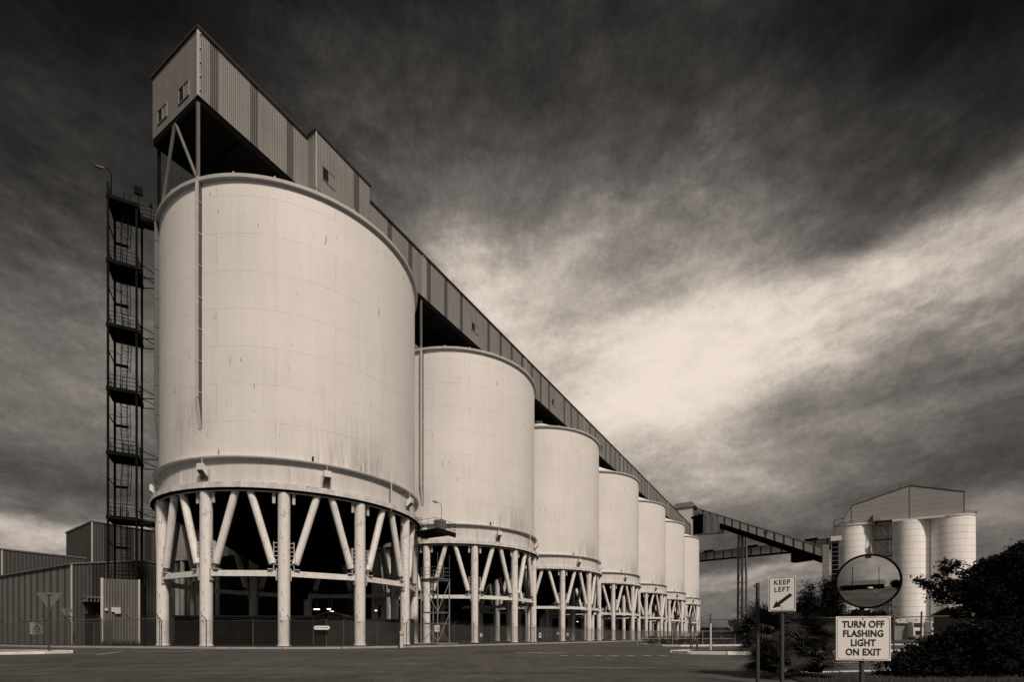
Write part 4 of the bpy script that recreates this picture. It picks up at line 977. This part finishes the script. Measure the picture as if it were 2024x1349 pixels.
MB().box(-25.3, -20.4, -.6, .29, ZE+.05, ZE+.5).build('landing', M_BLACK, ge)
b = MB()
for x in (-24.7, -20.6): b.beam((x, -.1, 0), (x, -.1, ZE), .22, .22, up=(0, 1, 0))
for i in range(6):
    z = ZE-5.4*(i+1); b.box(-25.0, -20.3, -.5, 2.2, z-.15, z); railing(b, [(-25, -.5), (-20.3, -.5)], z, 1.05, .04)
    if i < 5: b.beam((-24.7, -.1, z), (-20.6, -.1, z+5.4), .12, .12); b.beam((-20.6, -.1, z), (-24.7, -.1, z+5.4), .12, .12)
b.build('stair_frame', M_ROOF, ge)
b = MB()
for i in range(6):
    z = ZE-5.4*(i+1)
    b.beam((-24.4 if i % 2 else -21, .8, z), (-21 if i % 2 else -24.4, .8, z+5.4), .9, .25)
b.build('stair_flight', M_GALV, ge)
b = MB().tube((1.25, 6.0, 0), (1.25, 6.0, ZE), .1, 6); b.build('downpipe', M_STEEL, ge)
# service shaft at its left side
sv = thing('service_shaft', 'dark open ladder-like service shaft with a pale pipe left of the elevator', 'shaft', tuple(at(1632, 1200, 164))[:2]+(0,), -TH)
b = MB().box(-.9, .9, -.9, .9, 0, 31); b.build('pipe_shaft', pmat('shaft_sheet', .2, .8, .35, 1.5, hlines=2.4), sv)
b = MB().box(1.6, 3.7, .6, .8, 0, 32); b.build('backing', M_BLACK, sv)
b = MB()
for x in (1.6, 3.7): b.beam((x, 0, 0), (x, 0, 32), .16, .16, up=(0, 1, 0))
for i in range(22): b.beam((1.6, 0, 1+1.45*i), (3.7, 0, 1+1.45*i), .12, .12)
b.build('ladder_frame', M_GALV, sv)
b = MB().box(1.4, 4.4, -.6, .5, 32.1, 33.6); b.build('head_box', M_SLAB, sv)
MB().tube((-.2, 0, 34), (-.2, 0, 36), .12, 6).build('vent', M_STEEL, sv)

# ------------------------------------------------------------------ small buildings and vehicles at the right
def house(name, label, px0, px1, y, zwall, zridge, depth, wallm, roofm, rz=0, over=.4, cat='house', openings=()):
    A = at(px0, 1259, y); Bp = at(px1, 1259, y); Wd = Bp.x-A.x; root = thing(name, label, cat, (A.x, y, 0), rz)
    MB().box(0, Wd, 0, depth, 0, zwall).build('wall', wallm, root)
    b = MB().prism([(-over, -over, zwall+.003), (-over, depth/2, zridge), (-over, depth+over, zwall+.003), (-over, depth+over, zwall+.12), (-over, depth/2, zridge+.15), (-over, -over, zwall+.12)], (Wd+2*over, 0, 0)); b.build('roof', roofm, root)
    b = MB().add([(0, 0, zwall), (0, depth, zwall), (0, depth/2, zridge)], [(0, 1, 2)]).add([(Wd, 0, zwall), (Wd, depth, zwall), (Wd, depth/2, zridge)], [(0, 2, 1)]); b.build('gable', wallm, root)
    for (x0, x1, z0_, z1_, m) in openings: MB().box(x0, x1, -.05, -.005, z0_, z1_).build('window' if z0_ > .3 else 'door', m, root)
    return root
house('distant_house', 'low pale-roofed house in the distance left of the palm', 1450, 1640, 185, 2.5, 4.4, 9, M_WALL, M_TILE, openings=[(1.2, 2.4, .9, 2.1, M_GLASS), (4, 4.6, .6, 2.3, M_POSTL), (8, 8.4, .6, 2.3, M_POSTL), (12, 13.5, .9, 2.1, M_GLASS)])
house('distant_hall', 'small far-off building at the foot of the farthest silo', 1386, 1442, 260, 4.0, 5.6, 12, M_WALL2, M_WALL, openings=[(3, 5, 1, 2.6, M_GLASS)])
house('tin_roof_shed', 'low shed with a pale corrugated roof below the grain elevator', 1768, 1815, 118, 3.9, 5.0, 5, M_WALL2, pmat('tin_roof', .42, .5, .1, ribs=.35, rib_dark=.3), over=.5, cat='shed', openings=[(3.4, 4.5, 0, 2.6, M_BLACK), (1.0, 1.5, 1.4, 2.0, M_PANEL)])
house('dark_outbuilding', 'dark flat outbuilding left of the tin-roofed shed', 1712, 1763, 122, 4.3, 4.7, 6, M_WALL, M_WALL, cat='shed')
house('tiled_house', 'house with a pale tiled roof behind the right-hand tree', 1912, 2010, 62, 3.4, 4.5, 5, M_WALL, M_TILE, openings=[(1, 2, 1, 2.2, M_GLASS)])
def truck(px, label, y=116):
    A = at(px, 1259, y); t = thing('tanker_truck', label, 'truck', (A.x, y, 0), radians(-6), 'white tanker trucks below the elevator')
    b = MB().prism([(-1.1, -.05, .7), (-1.1, -.15, 2.3), (-1.1, .05, 4.2), (-1.1, 2.0, 4.3), (-1.1, 2.0, .7)], (2.2, 0, 0)); cb = b.build('cab', M_TRUCK, t)
    MB().prism([(-.93, -.16, 2.95), (-.93, -.05, 3.95), (-.93, -.02, 3.95), (-.93, -.1, 2.95)], (1.86, 0, 0)).build('windscreen', M_GLASS, cb)
    MB().box(-.6, .6, -.2, -.08, 1.2, 2.1).build('grille', M_BLACK, cb)
    MB().box(-1.12, 1.12, -.25, -.02, .62, .95).build('bumper', M_GALV, t)
    for x in (-.8, .8): MB().box(x-.18, x+.18, -.22, -.1, 1.0, 1.2).build('headlight', M_SIGN, cb)
    for x in (-1.0, 1.0): MB().tube((x, 2.1, 1), (x, 2.1, 5.0), .08, 8).build('exhaust_stack', M_STEEL, t)
    MB().box(-1.05, 1.05, 2.1, 11, .9, 1.15).build('chassis', M_BLACK, t)
    b = MB(); n = 24
    vs = [(1.2*cos(2*pi*k/n), 2.6, 2.5+1.3*sin(2*pi*k/n)) for k in range(n)]; v2_ = [(x, 11, z) for x, _, z in vs]
    b.add(vs+v2_, [(k, (k+1) % n, n+(k+1) % n, n+k) for k in range(n)], 0, True).add(vs, [tuple(range(n))]).add(v2_, [tuple(range(n))[::-1]]); b.build('tank', M_TRUCK, t)
    for y_ in (.6, 4.2, 9.2, 10.4):
        for x in (-.95, .95): MB().tube((x-.14, y_, .5), (x+.14, y_, .5), .5, 16).build('wheel', M_RUBBER, t)
truck(1814.5, 'white tanker truck facing the road just right of the tin-roofed shed')
truck(1851, 'white tanker truck facing the road, half hidden by the hedge')
# tank between the trucks
tk = thing('storage_tank', 'white dome-ended tank trailer between the two white trucks', 'tank', (at(1833, 1259, 119).x, 119, 0))
MB().lathe([(1.25, 1.4), (1.35, 3.2), (1.1, 3.9), (.6, 4.3), (.05, 4.4)], 32).build('tank_body', M_TRUCK, tk)
b = MB().box(-1.1, 1.1, -1.3, -1.1, 1.2, 2.2).box(-1.2, 1.2, -1.35, -.9, .6, .8); b.build('front_guard', M_STEEL, tk)
for x in (-.9, .9): MB().tube((x-.15, 0, .5), (x+.15, 0, .5), .5, 14).build('wheel', M_RUBBER, tk)

# ------------------------------------------------------------------ VEGETATION
def leaf_cloud(b, blobs, n, size, clump=.16, per=26, rnd=None, droop=0, elong=1.9):
    rnd = rnd or random
    vol = [bl[1]**2 for bl in blobs]; tot_ = sum(vol); cl = max(1, n//per)
    for bl, v in zip(blobs, vol):
        c, r = Vector(bl[0]), bl[1]; sq = bl[2] if len(bl) > 2 else .8
        for _ in range(max(1, int(cl*v/tot_))):
            d_ = Vector((rnd.gauss(0, 1), rnd.gauss(0, 1), rnd.gauss(0, 1))).normalized()*r*(rnd.random()**.45)
            cc = c+Vector((d_.x, d_.y, d_.z*sq)); cs = clump*(.5+rnd.random())
            for _ in range(per):
                p = cc+Vector((rnd.gauss(0, cs), rnd.gauss(0, cs), rnd.gauss(0, cs*.7)))
                a = Vector((rnd.gauss(0, 1), rnd.gauss(0, 1), rnd.gauss(0, .7)-droop)).normalized(); s2 = a.cross(Vector((rnd.gauss(0, 1), rnd.gauss(0, 1), rnd.gauss(0, 1)))).normalized()
                L = size*(.6+.8*rnd.random()); w_ = L/elong/2
                b.add([p-a*L/2, p+s2*w_, p+a*L/2, p-s2*w_], [(0, 1, 2, 3)])
def limb(b, pts, r0, r1, n=7):
    k = len(pts)-1
    for i in range(k): b.tube(pts[i], pts[i+1], r0+(r1-r0)*i/k, n, 0, r0+(r1-r0)*(i+1)/k)
def plant(name, label, cat, base, blobs, n, size, stems, mat, clump=.16, per=26, droop=0, elong=1.9, group=None, tr_r=(.07, .02)):
    root = thing(name, label, cat, base, 0, group); b = MB(); bb_ = Vector(base)
    leaf_cloud(b, [((Vector(bl[0])-bb_), *bl[1:]) for bl in blobs], n, size, clump, per, droop=droop, elong=elong)
    b.build('crown', mat, root)
    t = MB()
    for st in stems: limb(t, [Vector(p)-bb_ for p in st], *tr_r)
    t.build('trunk', M_TRUNK, root); return root
def bl(px, py, rpx, y, sq=.85): return (at(px, py, y), rpx/F*y, sq)
# right-hand tree with open twiggy left side
Y = 14.0
trb = [(1815, 1147, 8), (1826, 1155, 10), (1842, 1160, 10), (1860, 1170, 13), (1850, 1140, 7), (1872, 1130, 12), (1884, 1116, 9), (1868, 1113, 6), (1878, 1152, 14), (1855, 1182, 11), (1872, 1190, 8),
       (1902, 1168, 26), (1925, 1142, 24), (1930, 1175, 44), (1955, 1135, 34), (1965, 1115, 18), (1985, 1165, 60), (1990, 1110, 20), (2005, 1100, 16), (2012, 1088, 12), (2030, 1130, 60), (1950, 1205, 36), (1898, 1206, 9), (1892, 1222, 9), (2060, 1110, 60), (2080, 1180, 90), (2000, 1210, 60)]
b0_ = Vector((15.6, 15.2, 0)); fork = Vector((15.3, 15, 1.7))
stems = [[b0_, (15.5, 15.1, 1), fork]]
for px, py in ((1832, 1150), (1872, 1128), (1860, 1170), (1895, 1160), (1925, 1140), (1950, 1180), (1990, 1110), (2010, 1090), (1897, 1215), (1860, 1190), (1885, 1120), (2060, 1110)):
    e_ = at(px, py, Y+random.uniform(-.5, .5)); m_ = fork.lerp(e_, .5)+Vector((random.uniform(-.2, .2), 0, random.uniform(0, .35))); m2 = fork.lerp(e_, .8)+Vector((0, 0, random.uniform(0, .15)))
    stems.append([fork, m_, m2, e_])
tree = plant('broadleaf_tree', 'dark spreading tree with twiggy left branches at the right edge', 'tree', b0_, [bl(*t3_, Y+random.uniform(-.4, .9)) for t3_ in trb], 60000, .085, stems, M_LEAF, .06, 22, tr_r=(.05, .012))
b = MB()
for i in range(70):
    px, py = random.choice([(1832, 1150), (1872, 1120), (1900, 1150), (1925, 1135), (1880, 1128), (1900, 1205), (1885, 1190), (1870, 1200)])
    p = at(px+random.uniform(-12, 25), py+random.uniform(-12, 12), Y)-b0_; q_ = p+Vector((random.uniform(-.35, .2), random.uniform(-.1, .1), random.uniform(-.12, .3))); m_ = (p+q_)/2+Vector((0, 0, random.uniform(-.06, .06)))
    b.path([p, m_, q_], .006, 3)
b.build('twigs', M_TRUNK, tree)['kind'] = 'stuff'
# dark hedge bush, lower right corner
Y = 10.0
hb = [(1775, 1330, 34), (1800, 1305, 30), (1830, 1290, 34), (1850, 1320, 50), (1880, 1275, 36), (1905, 1262, 34), (1930, 1300, 70), (1950, 1258, 38), (1985, 1262, 44), (2010, 1310, 80), (1870, 1350, 60), (1800, 1355, 45), (2060, 1290, 90), (1950, 1370, 90), (2100, 1350, 110), (1755, 1352, 20)]
plant('hedge_bush', 'dense black-looking hedge filling the lower right corner below the tree', 'bush', (9.6, 10.2, 0), [bl(*h_, Y+random.uniform(-.4, .6)) for h_ in hb], 60000, .07,
      [[(9.6, 10.2, 0), (9.4, 10.1, .4), (9.0, 10, .8)], [(9.6, 10.2, 0), (10.2, 10.2, .5), (10.6, 10.1, .9)]], M_LEAF, .07, 26)
# casuarina-like tree left of the mirror
Y = 36.0
cb_ = [(1601, 1168, 9), (1594, 1182, 14), (1584, 1200, 15), (1640, 1152, 8), (1634, 1166, 13), (1648, 1178, 14), (1612, 1205, 24), (1640, 1205, 26), (1600, 1228, 32), (1640, 1235, 36), (1590, 1250, 34), (1640, 1255, 36), (1572, 1238, 14), (1603, 1156, 4), (1628, 1148, 4), (1645, 1143, 4)]
plant('feathery_tree', 'dark feathery tree behind the KEEP LEFT sign, beside the service shaft', 'tree', at(1618, 1259, Y)-Vector((0, 0, EYE)), [bl(*h_, Y+random.uniform(-.8, .8), 1.1) for h_ in cb_], 24000, .34,
      [[at(1618, 1259, Y)-Vector((0, 0, EYE)), at(1618, 1230, Y), at(1612, 1190, Y)], [at(1618, 1230, Y), at(1630, 1180, Y), at(1632, 1160, Y)]], M_LEAF, .17, 20, 0, 8, tr_r=(.12, .04))
# fan palm clump
def fan(b, c, dirv_, r, nseg=26, spread=150, rnd=random):
    d_ = Vector(dirv_).normalized(); side = d_.cross(Vector((0, 0, 1)))
    if side.length < .1: side = Vector((1, 0, 0))
    side.normalize(); up = side.cross(d_).normalized(); tw = rnd.uniform(-.5, .5); side, up = side*cos(tw)+up*sin(tw), up*cos(tw)-side*sin(tw)
    for i in range(nseg):
        a = radians(-spread+2*spread*(i+.5)/nseg)*(.95); dd_ = d_*cos(a)+side*sin(a); pe = up.cross(dd_).normalized() if up.cross(dd_).length > .01 else side
        L = r*(.82+.18*cos(a*.8))*(.88+.24*rnd.random()); w_ = r*.03
        p1 = c+dd_*L*.35+up*(.05*r); p2 = c+dd_*L*.72+up*(.02*r)-Vector((0, 0, .05*L)); p3 = c+dd_*L-Vector((0, 0, rnd.uniform(.04, .24)*L))
        b.add([c, p1-pe*w_, p1+pe*w_, p2-pe*w_*.6, p2+pe*w_*.6, p3], [(0, 1, 2), (1, 3, 4, 2), (3, 5, 4)])
def palm(base, head, nf, rl, rf, label, mat=M_FROND, seed=1, low=-.5):
    rnd = random.Random(seed); root = thing('fan_palm', label, 'palm', base, 0, 'fan palms behind the signs'); bb_ = Vector(base); hd = Vector(head)-bb_
    t = MB(); limb(t, [Vector((0, 0, 0)), hd*.5+Vector((.02, 0, 0)), hd], .13, .10, 10)
    for k in range(40): 
        a = rnd.uniform(0, 2*pi); z = rnd.uniform(.1, .95); t.tube(hd*z+Vector((cos(a)*.1, sin(a)*.1, 0)), hd*z+Vector((cos(a)*.2, sin(a)*.2, .12)), .015, 4)
    t.build('trunk', M_TRUNK, root); st = MB(); fr = MB()
    for k in range(nf):
        a = 2*pi*k*.382+rnd.uniform(-.2, .2); e_ = low+(1.25-low)*((k+.5)/nf); d_ = Vector((cos(a)*cos(e_), sin(a)*cos(e_), sin(e_)))
        L = rl*rnd.uniform(.75, 1.1); tip = hd+d_*L-Vector((0, 0, .06)); mid = hd+d_*L*.5+Vector((0, 0, .03))
        st.path([hd, mid, tip], .011, 4); fan(fr, tip, d_-Vector((0, 0, .05)), rf*rnd.uniform(.85, 1.2), 26, 110, rnd)
    st.build('stalks', M_FROND, root); fr.build('fronds', mat, root); return root
palm((5.1, 10.0, .1), at(1515, 1246, 10.0), 24, .34, .56, 'fan palm head left of the KEEP LEFT post, top fronds against the sky', seed=3, low=-.75)
palm((5.85, 10.1, .1), at(1588, 1262, 10.1), 22, .36, .46, 'fan palm head right of the KEEP LEFT post', seed=5, low=-.6)
palm((5.85, 9.6, .1), (5.80, 9.6, .34), 20, .36, .42, 'low young fan palm right of the KEEP LEFT post', seed=9, low=-.2)
palm((4.95, 9.4, .1), (4.95, 9.4, .26), 18, .34, .40, 'low young fan palm left of the KEEP LEFT post', seed=12, low=-.1)
# low hedge on the island, shrubs under the elevator
plant('low_hedge', 'low dark hedge along the traffic island behind the triangular sign', 'hedge', (15.5, 46, 0), [((12.6+1.0*i, 45.2+.25*i, .42), .55, .8) for i in range(16)], 9000, .12, [[(15.5, 46, 0), (15.5, 46, .5)]], M_LEAF, .16, 22)
plant('round_shrub', 'round dark shrub in front of the elevator, behind the mirror post', 'shrub', (at(1735, 1259, 100).x, 100, 0), [bl(1737, 1222, 18, 100), bl(1722, 1228, 12, 100), bl(1750, 1226, 14, 100), bl(1737, 1240, 18, 100)], 3000, .5, [[(at(1735, 1259, 100).x, 100, 0), at(1735, 1235, 100)]], M_LEAF, .5, 20)
plant('small_tree', 'small dark umbrella tree just left of the mirror post, far off', 'tree', (at(1697, 1259, 90).x, 90, 0), [bl(1697, 1214, 14, 90, .4), bl(1686, 1217, 9, 90, .4), bl(1708, 1216, 9, 90, .4)], 1800, .4, [[(at(1697, 1259, 90).x, 90, 0), at(1697, 1218, 90)]], M_LEAF, .35, 20)
plant('roadside_shrub', 'dark rounded shrub left of the palm, beyond the white post', 'shrub', (at(1462, 1259, 60).x, 60, 0), [bl(1455, 1232, 8, 60), bl(1462, 1245, 14, 60), bl(1475, 1240, 14, 60), bl(1490, 1245, 16, 60)], 2400, .3, [[(at(1462, 1259, 60).x, 60, 0), at(1465, 1240, 60)]], M_LEAF, .3, 20)
for i, (px, y, r_, lab) in enumerate(((1400, 150, 10, 'dark distant tree at the foot of the farthest silo'), (1425, 230, 9, 'tiny distant tree above the white fence post'), (1560, 120, 22, 'distant dark tree mostly hidden behind the palm'))):
    plant('distant_tree', lab, 'tree', (at(px, 1259, y).x, y, 0), [bl(px, 1252, r_, y), bl(px+r_, 1255, r_*.8, y), bl(px-r_, 1255, r_*.7, y)], 1500, .7, [[(at(px, 1259, y).x, y, 0), at(px, 1255, y)]], M_LEAF, .6, 20)
# weeds along the cabin and verge
b = MB()
for i in range(2600):
    x = random.uniform(5.2, 12); y = random.uniform(7.5, 10.6)
    if i % 4 == 0: p = Vector((-34.93, 43, 0))+ta*random.uniform(-.4, 2.4)-tcv*random.uniform(.5, .9); x, y = p.x, p.y
    elif i % 4 == 1: x = random.uniform(9, 24); y = 22.3+(x-9)*.38+random.uniform(0, 1.2)
    h_ = random.uniform(.02, .07) if i % 4 else random.uniform(.1, .7)
    a = random.uniform(0, 6.28); z0_ = (0 if i % 4 == 0 else (.1 if i % 4 == 1 else .02))
    b.add([(x-.012, y, z0_), (x+.012, y, z0_), (x+cos(a)*h_*.5, y+sin(a)*h_*.5, z0_+h_)], [(0, 1, 2)])
g_ = b.build('weeds', M_LEAF2); g_['kind'] = 'stuff'; tag(g_, 'short dry weeds on the verge, island and beside the cabin', 'weeds')

# ------------------------------------------------------------------ what the mirror shows: street behind the photographer
h1_ = thing('community_hall', 'low hall with a wide pitched roof reflected in the traffic mirror', 'hall', (-21.1, -27.5, 0), radians(142))
MB().box(-11, 11, 0, 9, 0, 3.0).build('wall', M_WALL, h1_)
MB().prism([(-12, -1, 3.003), (-12, 4.5, 6.4), (-12, 10, 3.003)], (24, 0, 0)).build('roof', M_STEEL, h1_)
MB().box(-1, 1, 9.01, 9.06, 0, 2.3).build('door', M_BLACK, h1_)
for i, (x, y, lab) in enumerate(((-15.1, -12.8, 'left wooden power pole reflected in the traffic mirror'), (-9, -20.9, 'right wooden power pole reflected in the traffic mirror'))):
    pp_ = thing('power_pole', lab, 'power pole', (x, y, 0), radians(55), 'power poles behind the photographer')
    MB().tube((0, 0, 0), (0, 0, 10.5), .17, 8, 0, .11).build('pole', M_TRUNK, pp_)
    MB().box(-1.3, 1.3, -.06, .06, 9.7, 9.85).box(-.9, .9, -.06, .06, 8.6, 8.72).build('crossarm', M_TRUNK, pp_)
cr = thing('parked_car', 'white car across the road reflected in the traffic mirror', 'car', (-12.5, -20, 0), radians(40))
MB().prism([(-2.1, -.85, .3), (2.1, -.85, .3), (2.15, -.85, .8), (1.2, -.85, .92), (.6, -.85, 1.4), (-1.2, -.85, 1.42), (-1.8, -.85, .95), (-2.15, -.85, .85)], (0, 1.7, 0)).build('body', M_TRUCK, cr)
MB().box(-1.1, .6, -.87, .87, .96, 1.3).build('side_window', M_GLASS, cr)
for x in (-1.3, 1.3):
    for y in (-.8, .8): MB().tube((x, y-.1, .32), (x, y+.1, .32), .32, 14).build('wheel', M_RUBBER, cr)
plant('street_tree', 'round dark tree reflected at the right of the traffic mirror', 'tree', (-2.5, -21, 0), [((-2.5, -21, 2.2), 1.9, .9), ((-1, -21.5, 1.8), 1.6, .9)], 5000, .35, [[(-2.5, -21, 0), (-2.5, -21, 2.0)]], M_LEAF, .4, 20, tr_r=(.2, .1))
plant('street_tree', 'low dark trees reflected at the left of the traffic mirror', 'tree', (-24.2, -16, 0), [((-24.2, -16, 1.3), 1.9, .8), ((-21.5, -17.5, 1.1), 1.6, .8)], 4000, .35, [[(-24.2, -16, 0), (-24.2, -16, 1.3)]], M_LEAF, .4, 20, tr_r=(.2, .1))
